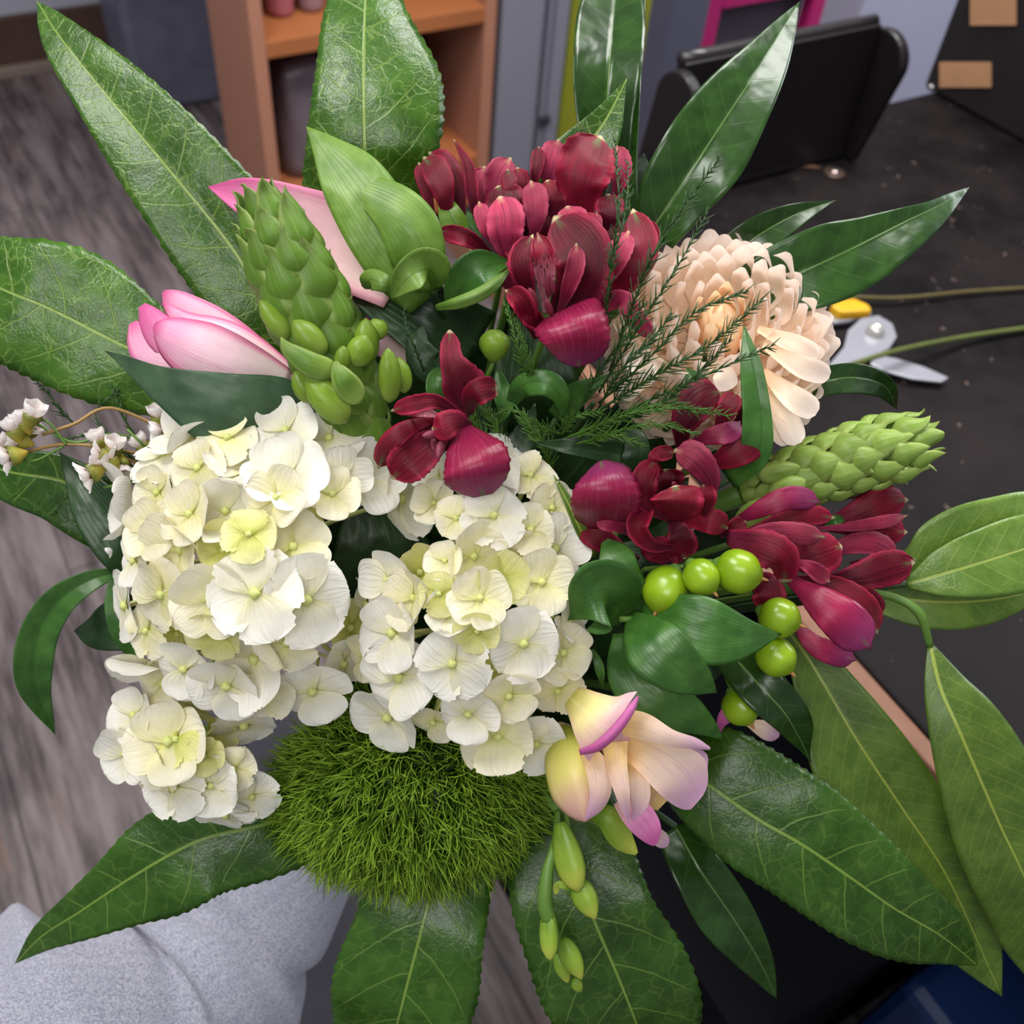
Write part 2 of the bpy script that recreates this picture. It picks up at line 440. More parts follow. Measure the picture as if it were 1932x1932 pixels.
M['plum'] = petalmat('alstroemeria_plum', (120,20,56), (140,22,62), (132,44,92), streak=(168,60,100), samt=.45, sfreq=26, tipc=(84,110,66), tipa=.95, tipw=.1, trans=.15, rough=.32, bump=.0003)
M['spot'] = petalmat('alstroemeria_spotted', (214,150,160), (206,120,138), (150,24,52), spots=(66,8,24), tipc=(220,206,160), tipa=.97, tipw=.2, trans=.25, midu=(.1, .5, .75))
M['crimgreen'] = petalmat('alstroemeria_green_tipped', (120,14,42), (116,12,38), (118,36,46), streak=(70,20,30), samt=.5, tipc=(92,118,74), tipa=.92, tipw=.15, trans=.22, rough=.5, spec=.22, edge=(180,36,70), edgea=.5, mucro=True, var=.2)
M['mum'] = petalmat('chrysanthemum_cream', (246,216,180), (252,234,214), (250,236,226), streak=(244,214,192), samt=.35, sfreq=7, trans=.35, rough=.5, bump=.0002, var=.05, spec=.2)
M['mumcore'] = petalmat('chrysanthemum_core', (236,170,130), (244,204,162), (250,226,190), trans=.35, rough=.5, bump=.0002, var=.05, spec=.2)
M['tulip'] = petalmat('tulip_pink_white', (232,214,210), (240,208,218), (236,170,200), streak=(230,120,172), samt=.35, sfreq=22, edge=(222,72,146), edgea=.8, trans=.3, rough=.42, bump=.0003, var=.05)
M['tulip_in'] = petalmat('tulip_blush', (240,214,206), (240,196,206), (224,110,170), streak=(236,176,196), samt=.3, sfreq=16, edge=(220,90,160), edgea=.55, trans=.35, rough=.45, var=.05)
M['fre'] = petalmat('freesia_cream_pink', (240,206,140), (236,208,190), (214,170,200), streak=(196,150,180), samt=.35, sfreq=20, trans=.35, rough=.45, var=.06)
M['fre_p'] = petalmat('freesia_pink', (232,190,190), (222,140,190), (216,110,176), streak=(190,90,150), samt=.4, sfreq=16, trans=.3, rough=.45, var=.06)
M['fre_y'] = petalmat('freesia_yellow_bud', (176,184,70), (216,206,112), (206,160,150), streak=(232,216,150), samt=.4, sfreq=10, trans=.25, rough=.42, var=.06)
M['fre_t'] = petalmat('freesia_tube', (196,190,96), (232,220,150), (222,180,180), streak=(240,226,170), samt=.4, sfreq=8, edge=(176,90,150), edgea=.3, trans=.25, rough=.45, var=.06)
M['mauve'] = petalmat('freesia_mauve', (176,84,142), (184,92,150), (190,104,160), streak=(150,60,120), samt=.4, sfreq=14, trans=.2, rough=.42, var=.06)
M['fre_b'] = petalmat('freesia_green_bud', (104,140,40), (138,166,56), (186,194,80), streak=(170,182,84), samt=.4, sfreq=8, trans=.2, rough=.38, var=.08)
M['bract'] = petalmat('spike_bract', (144,172,76), (96,134,42), (108,134,58), streak=(140,168,92), samt=.5, sfreq=12, edge=(176,190,110), edgea=.55, trans=.25, rough=.4, var=.1)
M['bract_pale'] = petalmat('spike_bract_light', (176,196,108), (134,164,70), (156,182,92), streak=(180,200,118), samt=.5, sfreq=10, edge=(198,212,126), edgea=.5, trans=.3, rough=.4, var=.1)  # paler yellow-green of the right spike
M['sbud'] = petalmat('spike_bud', (136,158,66), (116,146,40), (112,140,44), streak=(146,168,74), samt=.4, sfreq=8, trans=.2, rough=.36, var=.08)
M['berry'] = petalmat('berry_green', (112,146,18), (134,166,20), (120,150,22), streak=(154,184,60), samt=.15, sfreq=14, trans=.05, rough=.28, var=.06, spec=.55, bump=.0001)
M['browntip'] = plain('berry_tip_brown', (150,108,60), .7)
def trickmat():
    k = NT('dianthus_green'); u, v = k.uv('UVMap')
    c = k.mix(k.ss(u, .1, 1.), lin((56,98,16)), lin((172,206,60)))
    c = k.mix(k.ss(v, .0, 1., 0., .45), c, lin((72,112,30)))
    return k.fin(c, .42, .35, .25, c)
M['trick'] = trickmat()
M['fern'] = plain('fern_green', (40,70,24), .5)
M['fern_pale'] = plain('fern_light_green', (64,100,30), .5)  # lighter green of the low centre fern
M['wax'] = petalmat('waxflower_white', (226,206,200), (240,230,228), (246,242,242), trans=.25, rough=.4, var=.04)
M['waxcup'] = petalmat('waxflower_cup', (196,168,70), (168,160,66), (120,124,50), trans=.1, rough=.4)
M['waxstem'] = plain('waxflower_stem', (150,120,70), .5, var=.3)
M['stamen'] = plain('stamen_wine', (120,44,62), .5)
M['white'] = plain('stigma_white', (226,220,190), .5)
# ------------------------------------------------------------------ the setting
def box_geo(o, ax, ay, az, bev=0):
    """box from corner o with edge vectors."""
    o = Vector(o); V = [o, o+ax, o+ax+ay, o+ay]; V = V+[p+az for p in V]
    F = [(0,3,2,1), (4,5,6,7), (0,1,5,4), (1,2,6,5), (2,3,7,6), (3,0,4,7)]
    return V, F
def box(name, o, ax, ay, az, mat, parent=None, bev=0.004):
    V, F = box_geo(o, Vector(ax), Vector(ay), Vector(az))
    ob = mkobj(name, V, F, mat, parent, V[0], smooth=False)
    if bev:
        m = ob.modifiers.new('bevel', 'BEVEL'); m.width = bev; m.segments = 2
    return ob
def merge(parts):
    V = []; F = []
    for v, f in parts:
        k = len(V); V += list(v); F += [tuple(i+k for i in q) for q in f]
    return V, F
def prism(name, outline, ext, mat, parent=None, bev=0.001):
    """closed outline of 3D points extruded by a vector."""
    n = len(outline); V = [Vector(p) for p in outline]+[Vector(p)+Vector(ext) for p in outline]
    F = [tuple(range(n))[::-1], tuple(range(n, 2*n))]+[(i, (i+1) % n, n+(i+1) % n, n+i) for i in range(n)]
    o = mkobj(name, V, F, mat, parent, V[0], smooth=False)
    if bev:
        m = o.modifiers.new('bevel', 'BEVEL'); m.width = bev; m.segments = 2
    return o
UZ = Vector((0, 0, 1))

# floor of weathered grey planks; the object is turned so its x axis runs along the planks
k = NT('grey_plank_floor')
oc = k.objco()
br = k.n.new('ShaderNodeTexBrick'); k.set(br.inputs['Vector'], oc)
br.inputs['Scale'].default_value = 1.0; br.inputs['Brick Width'].default_value = 1.2; br.inputs['Row Height'].default_value = .18
br.inputs['Mortar Size'].default_value = .0025; br.inputs['Color1'].default_value = (.3,.3,.3,1); br.inputs['Color2'].default_value = (.75,.75,.75,1); br.inputs['Mortar'].default_value = (0,0,0,1)
g1 = k.noise(k.mapv(oc, (2.2, 16, 1)), 1.6, 6., .62)
g2 = k.noise(k.mapv(oc, (5, 42, 1)), 2., 4., .6)
g3 = k.noise(k.mapv(oc, (2.5, 6, 1)), 1.3, 4., .55)
c = k.mix(k.ss(g1, .34, .68), lin((62,52,54)), lin((128,116,116)))
c = k.mix(k.math('MULTIPLY', k.ss(g2, .4, .7), .3), c, lin((144,132,130)))
c = k.mix(k.math('MULTIPLY', k.ss(g3, .56, .7), .55), c, lin((40,34,38)))
c = k.mix(k.math('MULTIPLY', k.ss(k.noise(k.mapv(oc, (1.5, 9, 1)), 2.3, 2.), .62, .74), .4), c, lin((122,94,80)))
hv = k.hsv(c, .5, 1., k.math('MULTIPLY_ADD', br.outputs['Fac'], -.5, 1.))
k.bump(k.math('ADD', g1, k.math('MULTIPLY', br.outputs['Fac'], -.6)), .002, .6)
M['floor'] = k.fin(hv, .48, .4)
me = bpy.data.meshes.new('floor')
me.from_pydata([(-3.2,-3,0), (3.6,-3,0), (3.6,3,0), (-3.2,3,0), (-3.2,-3,-.05), (3.6,-3,-.05), (3.6,3,-.05), (-3.2,3,-.05)], [], [(0,1,2,3), (7,6,5,4), (4,5,1,0), (5,6,2,1), (6,7,3,2), (7,4,0,3)])
me.materials.append(M['floor'])
fl = bpy.data.objects.new('floor', me); link(fl, None, (0, 0.9, 0)); fl.rotation_euler = (0, 0, math.atan2(DA.y, DA.x)); tag(fl, kind='structure')

# far wall with its skirting
M['wall'] = plain('wall_pale_paint', (178,178,192), .7, var=.03)
M['skirt'] = plain('skirting_brown', (84,62,54), .5, var=.3, scale=9)
M['skirt2'] = plain('skirting_ledge', (138,122,112), .55, var=.15)
q = G(100, 128, 0)
wo = q - DB*2.2
tag(box('wall_back', wo+DA*.02, DB*5.6, DA*.1, UZ*2.6, M['wall'], bev=0), kind='structure')
tag(box('baseboard_back', wo-DA*.0, DB*5.6, DA*.02, UZ*.16, M['skirt'], bev=.003), kind='structure')
tag(box('trim_1', wo-DA*.03, DB*5.6, DA*.03, UZ*.03, M['skirt2'], bev=.004), kind='structure')

# bookshelf
M['pine'] = plain('orange_pine', (176,108,66), .45, var=.12, scale=7)
M['pine_side'] = plain('salmon_pine_side', (184,128,104), .5, var=.06, scale=7)
qs = G(545, 500, 0)
l0 = WP(525, 300, qs); l0.z = 0
def at_shelf(x, y): return (WP(x, y, qs)-l0).dot(DB)
wR = at_shelf(938, 20)
sh = thing('bookshelf', l0, 'open orange pine bookshelf standing behind the bouquet near the left wall', 'bookshelf')
depth = .30
box('side_panel', l0-DB*.03+UZ*0, DB*.03, DA*depth, UZ*1.5, M['pine_side'], sh, .002)
box('side_panel', l0+DB*(wR-.03), DB*.03, DA*depth, UZ*1.5, M['pine_side'], sh, .002)
zs = WP(700, 66, qs).z
for zz in (zs-.36, zs, zs+.36, .06):
    box('shelf_board', l0+UZ*(zz-.015), DB*(wR-.03), DA*(depth-.01), UZ*.035, M['pine'], sh, .002)
box('back_panel', l0+DA*depth, DB*wR, DA*.008, UZ*1.5, plain('shelf_back_brown', (96,58,40), .6), sh, 0)
def jar(name, x, y, z, r, h, col, label, cat, rough=.15, off=.12):
    b = WP(x, y, qs+DA*off); b.z = z
    V = []; F = []
    t = thing(name, b, label, cat)
    V, F, uv = lathe_geo(b+UZ*.001, b+UZ*h, r, prof=[(0,.8),(.05,.95),(.3,1),(.7,.98),(.82,.8),(.88,.62),(1,.62)], ns=24, nu=20)
    mkobj('glass_body', V, F, plain(name+'_glass', col, rough, .6), t, b)
    V, F, uv = lathe_geo(b+UZ*h, b+UZ*(h+.018), r*.68, prof=[(0,1),(.9,1),(1,.9)], ns=24, nu=6)
    mkobj('lid', V, F, plain(name+'_lid', (150,130,130), .3, .5), t, b+UZ*h)
jar('glass_jar', 535, 80, zs+.021, .030, .11, (168,96,108), 'pink glass jar on the middle board of the pine bookshelf', 'jar')
jar('glass_jar', 592, 70, zs+.021, .028, .12, (150,120,128), 'greyish glass jar on the middle board, right of the pink jar', 'jar')
b_ = l0+DB*.04+DA*.06+UZ*(zs-.36+.021)
def bag(name, b, wx, dy, h, col, label, cat):
    n = 10; V = []; F = []
    for i in range(9):
        u = i/8
        for k2 in range(n*4):
            an = 2*PI*k2/(n*4)
            cx = abs(math.cos(an))**.6*math.copysign(1, math.cos(an)); cy = abs(math.sin(an))**.6*math.copysign(1, math.sin(an))
            sq = 1-.35*u**3+.06*math.sin(5*an+9*u)*u
            V.append(b+DB*(wx/2+cx*wx/2*sq)+DA*(dy/2+cy*dy/2*sq)+UZ*h*u)
    m_ = n*4
    for i in range(8):
        for k2 in range(m_): F.append((i*m_+k2, i*m_+(k2+1) % m_, (i+1)*m_+(k2+1) % m_, (i+1)*m_+k2))
    F.append(tuple(range(m_))[::-1]); F.append(tuple(8*m_+i for i in range(m_)))
    o = mkobj(name, V, F, plain(name+'_film', col, .3, .6, var=.25, scale=18), None, b)
    return tag(o, label, cat)
bag('plastic_bag', b_, .15, .16, .26, (112,100,108), 'greyish clear plastic bag on the lower board of the bookshelf, left side', 'bag')
bag('paper_sack', b_+DB*(wR-.04-.25), .13, .16, .2, (126,84,80), 'dusky pink paper sack on the lower board of the bookshelf, right side', 'sack')

# dark tote left of the bookshelf, standing against the wall
q1 = G(345, 205, 0)
tt = thing('storage_tote', q1, 'dark grey plastic storage tote on the floor left of the bookshelf', 'tote')
M['tote'] = plain('tote_dark_plastic', (104,104,122), .4, var=.4, scale=14)
box('tote_body', q1-DB*.12, DB*.42, DA*.28, UZ*.34, M['tote'], tt, .02)
box('tote_lid', q1-DB*.135-DA*.015+UZ*.342, DB*.45, DA*.31, UZ*.03, plain('tote_lid', (74,74,88), .35), tt, .01)

# tall boards behind the table
q2 = G(1000, 420, 0)
def board(name, xl, xr, yref, q, h, th, col, label, cat, z0=0, rough=.5, var=.05, top=None):
    a = WP(xl, yref, q); b = WP(xr, yref, q)
    o = Vector((q.x, q.y, 0)); u0 = (a-o).dot(DB); u1 = (b-o).dot(DB)
    t = thing(name, o+DB*u0, label, cat)
    box('panel', o+DB*u0+UZ*(z0+.002), DB*(u1-u0), DA*th, UZ*h, plain(name+'_paint', col, rough, .4, var=var, scale=8), t, .004)
    return t, o+DB*u0, (u1-u0)
q2 = l0+DB*(wR+.008)+DA*.0
t, o_, w_ = board('metal_cabinet', 942, 1062, 150, q2, 1.7, .30, (140,140,154), 'tall light grey metal cabinet just right of the bookshelf', 'cabinet')
box('door_seam', o_+DB*(w_*.60)-DA*.004+UZ*.02, DB*.012, DA*.004, UZ*1.66, plain('cabinet_seam', (86,84,96), .5), t, .001)
box('door_seam', o_+DB*(w_*.74)-DA*.004+UZ*.02, DB*.006, DA*.004, UZ*1.66, plain('cabinet_seam_light', (108,106,118), .5), t, .001)
zl = WP(1022, 232, q2).z
box('latch', o_+DB*(w_*.66)-DA*.012+UZ*zl, DB*.03, DA*.012, UZ*.02, plain('cabinet_latch', (58,56,62), .4), t, .002)
q3 = q2+DA*.02
t, o_, w_ = board('foam_board', 1064, 1256, 150, q3, 1.45, .03, (150,156,44), 'yellow-green foam board standing upright right of the grey cabinet', 'board', var=.1)

# black work table
TZ = .85
e = G(1672, 1300, TZ); fpt = G(1650, 200, TZ)
kx = (fpt-e).dot(DA)
corner = e+DA*kx
M['tabletop'] = None
k = NT('worn_black_tabletop'); oc = k.objco()
n1 = k.noise(oc, 9., 6., .65); n2 = k.noise(oc, 70., 3.)
c = k.mix(k.ss(n1, .3, .72), lin((14,12,14)), lin((36,30,31)))
c = k.mix(k.math('MULTIPLY', k.ss(n2, .7, .74), .5), c, lin((120,100,92)))
M['tabletop'] = k.fin(c, k.ss(n1, .3, .7, .5, .68), .10)
tb = thing('work_table', corner, 'black worn work table behind and right of the bouquet', 'table')
LT = 2.1; WT = 1.5
box('tabletop', corner-DA*LT+UZ*(-.035), DB*WT, DA*LT, UZ*.035, M['tabletop'], tb, .003)
box('edge_strip', corner-DA*LT-DB*.016+UZ*(-.036), DB*.016, DA*LT, UZ*.034, plain('worn_edge_tan', (136,94,72), .6, var=.35, scale=40), tb, .002)
for du, dv in ((.05, -.12), (WT-.12, -.12), (.05, -LT+.05), (WT-.12, -LT+.05)):
    oo = corner+DB*du+DA*dv; oo.z = .001
    box('leg', oo, DB*.06, DA*.06, UZ*(TZ-.037), M['tabletop'], tb, .004)

# white-blue wall panel at upper right and what stands beyond the table
q4 = corner+DA*.62; q4.z = 0
t, o_, w_ = board('fridge', 1600, 1788, 100, q4, 1.35, .5, (168,168,192), 'pale blue-grey fridge side beyond the far edge of the black table', 'fridge', var=.03)
q5 = q4-DA*.2
t, o_, w_ = board('display_rack', 1262, 1330, 60, q5, 1.1, .06, (84,84,102), 'narrow slate-grey rack right of the yellow-green board', 'rack')
q6 = q4-DA*.05
def frame(xl, xr, yt, yb, q, bar, col, name, label, cat, fill):
    a = WP(xl, yb, q); b = WP(xr, yt, q); o = Vector((q.x, q.y, 0))
    u0 = (a-o).dot(DB); u1 = (b-o).dot(DB); z1 = b.z+.25; z0 = 0.001
    t = thing(name, o+DB*u0, label, cat); m_ = plain(name+'_paint', col, .45, var=.05)
    box('post', o+DB*u0+UZ*z0, DB*bar, DA*.03, UZ*(z1-z0), m_, t, .003)
    box('post', o+DB*(u1-bar)+UZ*z0, DB*bar, DA*.03, UZ*(z1-z0), m_, t, .003)
    zt = WP((xl+xr)/2, 5, q).z
    box('crossbar', o+DB*(u0+bar)+UZ*(zt-.0), DB*(u1-u0-2*bar), DA*.03, UZ*bar, m_, t, .003)
    box('shelf_liner', o+DB*(u0+bar)+DA*.031+UZ*z0, DB*(u1-u0-2*bar), DA*.02, UZ*(z1-z0-.02), plain('rack_liner', fill, .6), t, 0)
frame(1322, 1560, 0, 80, q6, .035, (170,30,100), 'pink_shelf_rack', 'magenta framed shelf rack at the top edge behind the long glossy leaf', 'rack', (70,60,74))

# black metal tray with rounded end plates on the far side of the table
M['black'] = plain('black_metal', (26,22,24), .38, .5, var=.2, scale=20)
M['blackgloss'] = plain('black_rim_metal', (40,36,38), .3, .6)
qt = G(1590, 300, TZ)
tr = thing('metal_tray', Vector((qt.x, qt.y, TZ)), 'long black metal tray with a rounded end plate standing on the table', 'tray')
o_ = Vector((qt.x, qt.y, TZ+.002))
def side_xz(x, y):
    p = WP(x, y, o_, DB); return (p-o_).dot(DA), p.z-TZ
LN = -(WP(1185, 180, qt+DA*.1)-qt).dot(DB)
ka, kz = side_xz(1655, 118); ra_, rz_ = side_xz(1652, 42); rim = Vector(o_)+DA*ra_+UZ*rz_
box('tray_floor', o_-DB*LN, DB*LN, DA*(ka+.02), UZ*.010, M['black'], tr, .002)
prism('back_plate', [o_-DB*LN, o_-DB*LN+DA*.02, o_-DB*LN+DA*(ra_+.006)+UZ*rz_, o_-DB*LN+DA*(ra_-.012)+UZ*rz_], DB*LN, M['black'], tr, .002)
tube('top_rim', [rim-DB*LN, rim-DB*.002], .008, M['blackgloss'], tr)
tube('rib', [o_-DB*LN+DA*ra_*.6+UZ*rz_*.62, o_-DB*.004+DA*ra_*.6+UZ*rz_*.62], .003, M['blackgloss'], tr)
def endplate(o):
    pts = []; hd = math.atan2(kz, ka)
    for i in range(15):
        an = hd-PI/2+PI*i/14
        pts.append(o+DA*(ka+.036*math.cos(an))+UZ*(kz+.036*math.sin(an)))
    return [o-DA*.012+UZ*.0, o+DA*.05]+pts
prism('end_plate', endplate(o_+DB*.001), DB*.014, M['black'], tr, .003)
prism('end_plate', endplate(o_-DB*(LN+.016)), DB*.014, M['black'], tr, .003)
pb = WP(1540, 232, o_+DA*.03)
lathe('rivet', pb, pb-DA*.006, .008, plain('rivet_pink', (150,90,110), .3), tr, prof=[(0,1),(.7,1),(1,.6)])
bl = G(1574, 326, TZ+.002)
b0 = thing('bolt', bl, 'small shiny bolt head lying on the table by the black tray', 'bolt')
lathe('bolt_head', bl, bl+UZ*.006, .008, plain('bolt_steel', (190,170,165), .18, .6, metal=.9), b0, prof=[(0,1),(.5,1),(.8,.85),(1,.4)])
lathe('bolt_washer', bl-UZ*.001, bl+UZ*.0015, .013, plain('bolt_brass', (120,100,90), .35, .6, metal=.6), b0, prof=[(0,1),(.9,1),(1,.95)])
# dried leaf scrap near the bolt
sc_ = G(1500, 320, TZ+.001)
tag(blade3('leaf_scrap', [sc_, sc_+DB*.015+UZ*.002, sc_+DB*.035-DA*.012+UZ*.001], .004, (0,0,1), plain('scrap_brown', (120,88,70), .6), prof='lance', n=8, nv=4, thick=.0006), 'small brown scrap of dried leaf on the table beside the bolt', 'leaf scrap')

# dark rack with cardboard at the right
q7 = G(1742, 165, TZ); q8 = G(1945, 280, TZ)
rk = thing('wooden_crate', Vector((q7.x, q7.y, TZ)), 'black wooden crate patched with cardboard at the upper right of the table', 'crate')
T7 = (q8-q7).normalized(); N7 = Vector((-T7.y, T7.x, 0))
o7 = Vector((q7.x, q7.y, TZ+.002))
box('crate_body', o7, T7*.5, N7*.3, UZ*.42, plain('crate_black', (32,28,30), .6, var=.3), rk, .004)
def patch(x0, y0, x1, y1, m_, nm):
    a = WP(x0, y0, o7-N7*.004, N7); b = WP(x1, y0, o7-N7*.004, N7); c_ = WP(x1, y1, o7-N7*.004, N7); d = WP(x0, y1, o7-N7*.004, N7)
    prism(nm, [a, b, c_, d], N7*.003, m_, rk, 0)
M['card'] = plain('cardboard', (190,142,104), .75, var=.15)
patch(1830, -30, 1915, 48, M['card'], 'cardboard_panel')
patch(1772, 118, 1868, 165, M['card'], 'cardboard_panel')
ra = G(1822, 192, TZ+.004); rb = G(1960, 272, TZ+.004)
dr = (rb-ra).normalized(); pr = Vector((dr.y, -dr.x, 0))
tag(box('metal_strip', ra, dr*.3, -pr*.016, UZ*.012, plain('strip_grey', (138,138,152), .35), bev=.002), 'light grey metal strip lying on the table in front of the black crate', 'strip')
bl = G(1757, 168, TZ+.002)
tag(lathe('screw', bl, bl+UZ*.008, .007, plain('screw_steel', (170,165,165), .2, .6, metal=.8), prof=[(0,1),(.5,1),(.8,.85),(1,.4)]), 'tiny steel screw head near the far corner of the table', 'screw')

# pruners on the table
def TP(x, y, h=0.): return G(x, y, TZ+h)
pv = TP(1652, 628, .002)
pn = thing('pruning_shears', pv, 'open pruning shears with yellow grips lying on the table behind the cream flower', 'pruning shears')
steel = plain('shear_steel', (168,168,178), .3, .6, metal=.35)
H = .004
prism('blade_plate', [TP(x, y, .010) for x, y in [(1560,695),(1590,660),(1598,628),(1622,606),(1655,600),(1682,616),(1690,640),(1676,662),(1640,680),(1600,692)]], UZ*H, steel, pn)
prism('cutting_blade', [TP(x, y, .006) for x, y in [(1650,672),(1690,680),(1740,695),(1788,716),(1775,724),(1720,718),(1670,704),(1640,690)]], UZ*.003, steel, pn)
prism('hook_blade', [TP(x, y, .004) for x, y in [(1535,610),(1552,600),(1572,640),(1568,690),(1550,660)]], UZ*.006, plain('shear_dark', (46,46,52), .3, metal=.5), pn)
prism('spring_arm', [TP(x, y, .005) for x, y in [(1552,602),(1600,598),(1640,590),(1642,600),(1600,612),(1566,616)]], UZ*.005, steel, pn)
prism('grip', [TP(x, y, .008) for x, y in [(1560,592),(1580,582),(1604,578),(1632,590),(1640,602),(1612,604),(1580,606)]], UZ*.012, plain('grip_yellow', (226,170,30), .4), pn, .003)
prism('grip', [TP(x, y, .003) for x, y in [(1540,712),(1580,690),(1640,682),(1625,700),(1580,716)]], UZ*.010, plain('grip_amber', (140,96,30), .45), pn, .003)
lathe('pivot_bolt', TP(1651, 626, .014), TP(1651, 626, .020), .0095, plain('pivot_steel', (200,196,190), .2, metal=.5), pn, prof=[(0,1),(.5,1),(.8,.85),(1,.5)])
# two cut twigs
tw = plain('twig_olive', (92,82,44), .6, var=.3, scale=60)
t1 = tube('twig', [TP(1600,560,.010), TP(1700,562,.008), TP(1830,550,.006), TP(1990,540,.005)], .0022, tw); tag(t1, 'brownish cut twig on the table, the upper of two', 'twig')
t2 = tube('twig', [TP(1600,690,.022), TP(1690,662,.028), TP(1830,634,.010), TP(1990,612,.005)], .0028, plain('twig_green', (88,98,44), .6, var=.3, scale=60)); tag(t2, 'green cut twig lying across the shears on the table, the lower of two', 'twig')

# things below the table edge
qb = G(1820, 1880, .0)
bn = thing('storage_bin', qb, 'royal blue plastic bin on the floor beneath the hanging leaves', 'bin')
M['bluebin'] = plain('bin_blue', (10,36,80), .45, var=.1)
bo = G(1700, 1850, .45); bo.z = .002
box('bin_body', bo, DB*.5, -DA*.5+DB*.0, UZ*.45, M['bluebin'], bn, .015)
bo2 = G(960, 1300, .5); LB = (bo2-G(1690, 1800, .53)).dot(DA)-.01; bo2.z = .002
bx = thing('rubbish_bin', bo2, 'black rubbish bin on the floor beneath the lower right leaves', 'bin')
M['blackbin'] = plain('bin_black', (9,10,16), .7, .12, var=.3)
box('bin_body', bo2, DB*.60, -DA*LB, UZ*.5, M['blackbin'], bx, .02)
box('bin_lid', bo2-DB*.01+DA*.01+UZ*.502, DB*.62, -DA*(LB+.02), UZ*.03, M['blackbin'], bx, .01)
# ------------------------------------------------------------------ hands hold the stems here
BIND = P(800, 1230, .66)
def stem_to_bind(frm, mat='stem', parent=None, r=.0028, name='stem'):
    frm = Vector(frm); j = Vector((rnd.uniform(-.012, .012), rnd.uniform(-.012, .012), rnd.uniform(-.01, .01)))
    b = BIND+j
    mid = (frm+b)/2+CF*.02
    down = (b-frm).normalized()*.10
    return tube(name, [frm, mid, b, b+CF*.09], [r, r, r*1.1, r*1.1], M[mat], parent, 8, 12)

# ------------------------------------------------------------------ big outer leaves
def big(pts, w, mat, label, cat='leaf', name='foliage_leaf', stalk=True, grp='foliage leaves around and inside the bouquet', **kw):
    t = thing(name, P(pts[0][0], pts[0][1], pts[0][2]*.01), label, cat, grp)
    kw.setdefault('thick', .0004)
    blade('leaf_blade', pts, w, M[mat], t, nv=kw.pop('nv', 16), n=kw.pop('n', 40), **kw)
    if stalk:
        a = P(pts[0][0], pts[0][1], pts[0][2]*.01)
        stem_to_bind(a, 'stem_dark', t, .0016, 'leaf_stalk')
    return t
S = dict(serr=.045)
big([(545,690,47),(500,575,46),(435,464,45.5),(315,315,45),(200,178,45.5),(115,72,46.5),(70,2,48)], [(0,40,50),(.12,92,95),(.3,108,112),(.45,97,108),(.6,82,96),(.75,60,76),(.88,42,46),(.95,22,24),(1,0,0)], 'broad_lit',
    'serrated glossy leaf pointing to the upper left corner, behind the green spike', ns=27, fold=.22, ruffle=.03, cup=-.12, **S)
big([(420,730,46),(250,660,44.5),(100,585,44),(0,543,44),(-140,478,46)], [(0,70,60),(.25,115,95),(.5,135,132),(.7,128,112),(.88,70,66),(1,0,0)], 'broad_lit',
    'wide serrated leaf at the left edge behind the tulip bud', ns=22, fold=.1, ruffle=.05, cup=-.2, **S)
big([(690,450,46),(688,350,45),(688,270,44),(686,150,44),(690,0,45.5),(700,-110,48)], [(0,95,90),(.18,118,115),(.36,108,150),(.55,92,146),(.76,76,80),(.9,40,45),(1,0,0)], 'broad_lit',
    'broad glossy leaf with pale midrib standing up at the top, left of the crimson cluster', ns=25, cup=-.32, fold=.12, ruffle=.03, **S)
big([(1150,330,46),(1145,210,45.5),(1152,90,46),(1165,-70,49)], [(0,40,36),(.25,55,48),(.5,66,60),(.8,62,56),(1,20,20)], 'smooth',
    'narrow folded leaf with pale margins standing upright behind the crimson cluster', fold=.75, prof='strap')
big([(1195,470,45.5),(1185,330,45.5),(1190,170,46.5),(1205,20,48.5),(1212,-60,50)], [(0,14,16),(.3,20,18),(.6,18,18),(1,8,8)], 'smooth',
    'slender edge-on leaf rising behind the crimson cluster, right of the folded leaf', fold=.5)
big([(1020,380,45),(1085,300,44.2),(1140,230,44),(1183,148,44.5)], [(0,40,60),(.3,50,74),(.6,36,46),(.85,14,16),(1,0,0)], 'broad_lit',
    'small serrated leaf with a raised tip directly behind the crimson cluster', ns=12, fold=.25, **S)
big([(1225,440,45.5),(1262,385,45),(1318,300,44.5),(1385,198,45),(1445,108,46),(1508,4,48)], [(0,32,52),(.14,66,64),(.35,78,82),(.55,70,70),(.75,44,48),(.9,20,22),(1,0,0)], 'smooth',
    'long smooth leaf pointing to the top right, its right half shining', fold=.42, cup=-.1, ruffle=.02, prof='leaf')
big([(1190,430,46.5),(1205,350,46.3),(1215,290,46.5)], 34, 'dark', 'short dark leaf between the crimson cluster and the long smooth leaf', prof='ovate')
big([(1385,585,46),(1467,536,45),(1594,475,44.8),(1703,420,45.5),(1770,388,46.5),(1828,354,48)], [(0,50,40),(.2,68,66),(.42,66,82),(.6,42,72),(.8,18,44),(.92,10,18),(1,0,0)], 'smooth',
    'long smooth leaf reaching right over the black table, lower half shining', fold=.4, cup=-.1, ruffle=.03)
big([(1360,500,47),(1430,445,46.5),(1500,405,46.7),(1576,378,47.5)], [(0,36,30),(.3,38,36),(.6,26,30),(1,0,0)], 'smooth',
    'short leaf tucked behind the upper edge of the long right-hand leaf', fold=.4)
big([(1470,765,46),(1540,725,45),(1610,712,45.5),(1668,728,47),(1692,772,49)], [(0,16,16),(.3,26,26),(.6,26,30),(.85,16,20),(1,0,0)], 'smooth',
    'narrow dark leaf arching over beside the cream chrysanthemum', fold=.4)
big([(1690,1085,46),(1745,1075,45.5),(1840,1035,45.3),(1945,1010,46),(2080,960,49)], [(0,30,20),(.2,78,50),(.45,86,75),(.7,78,75),(1,0,0)], 'pale',
    'pale shiny leaf at the right edge, the upper of two overlapping', fold=.2, ruffle=.05)
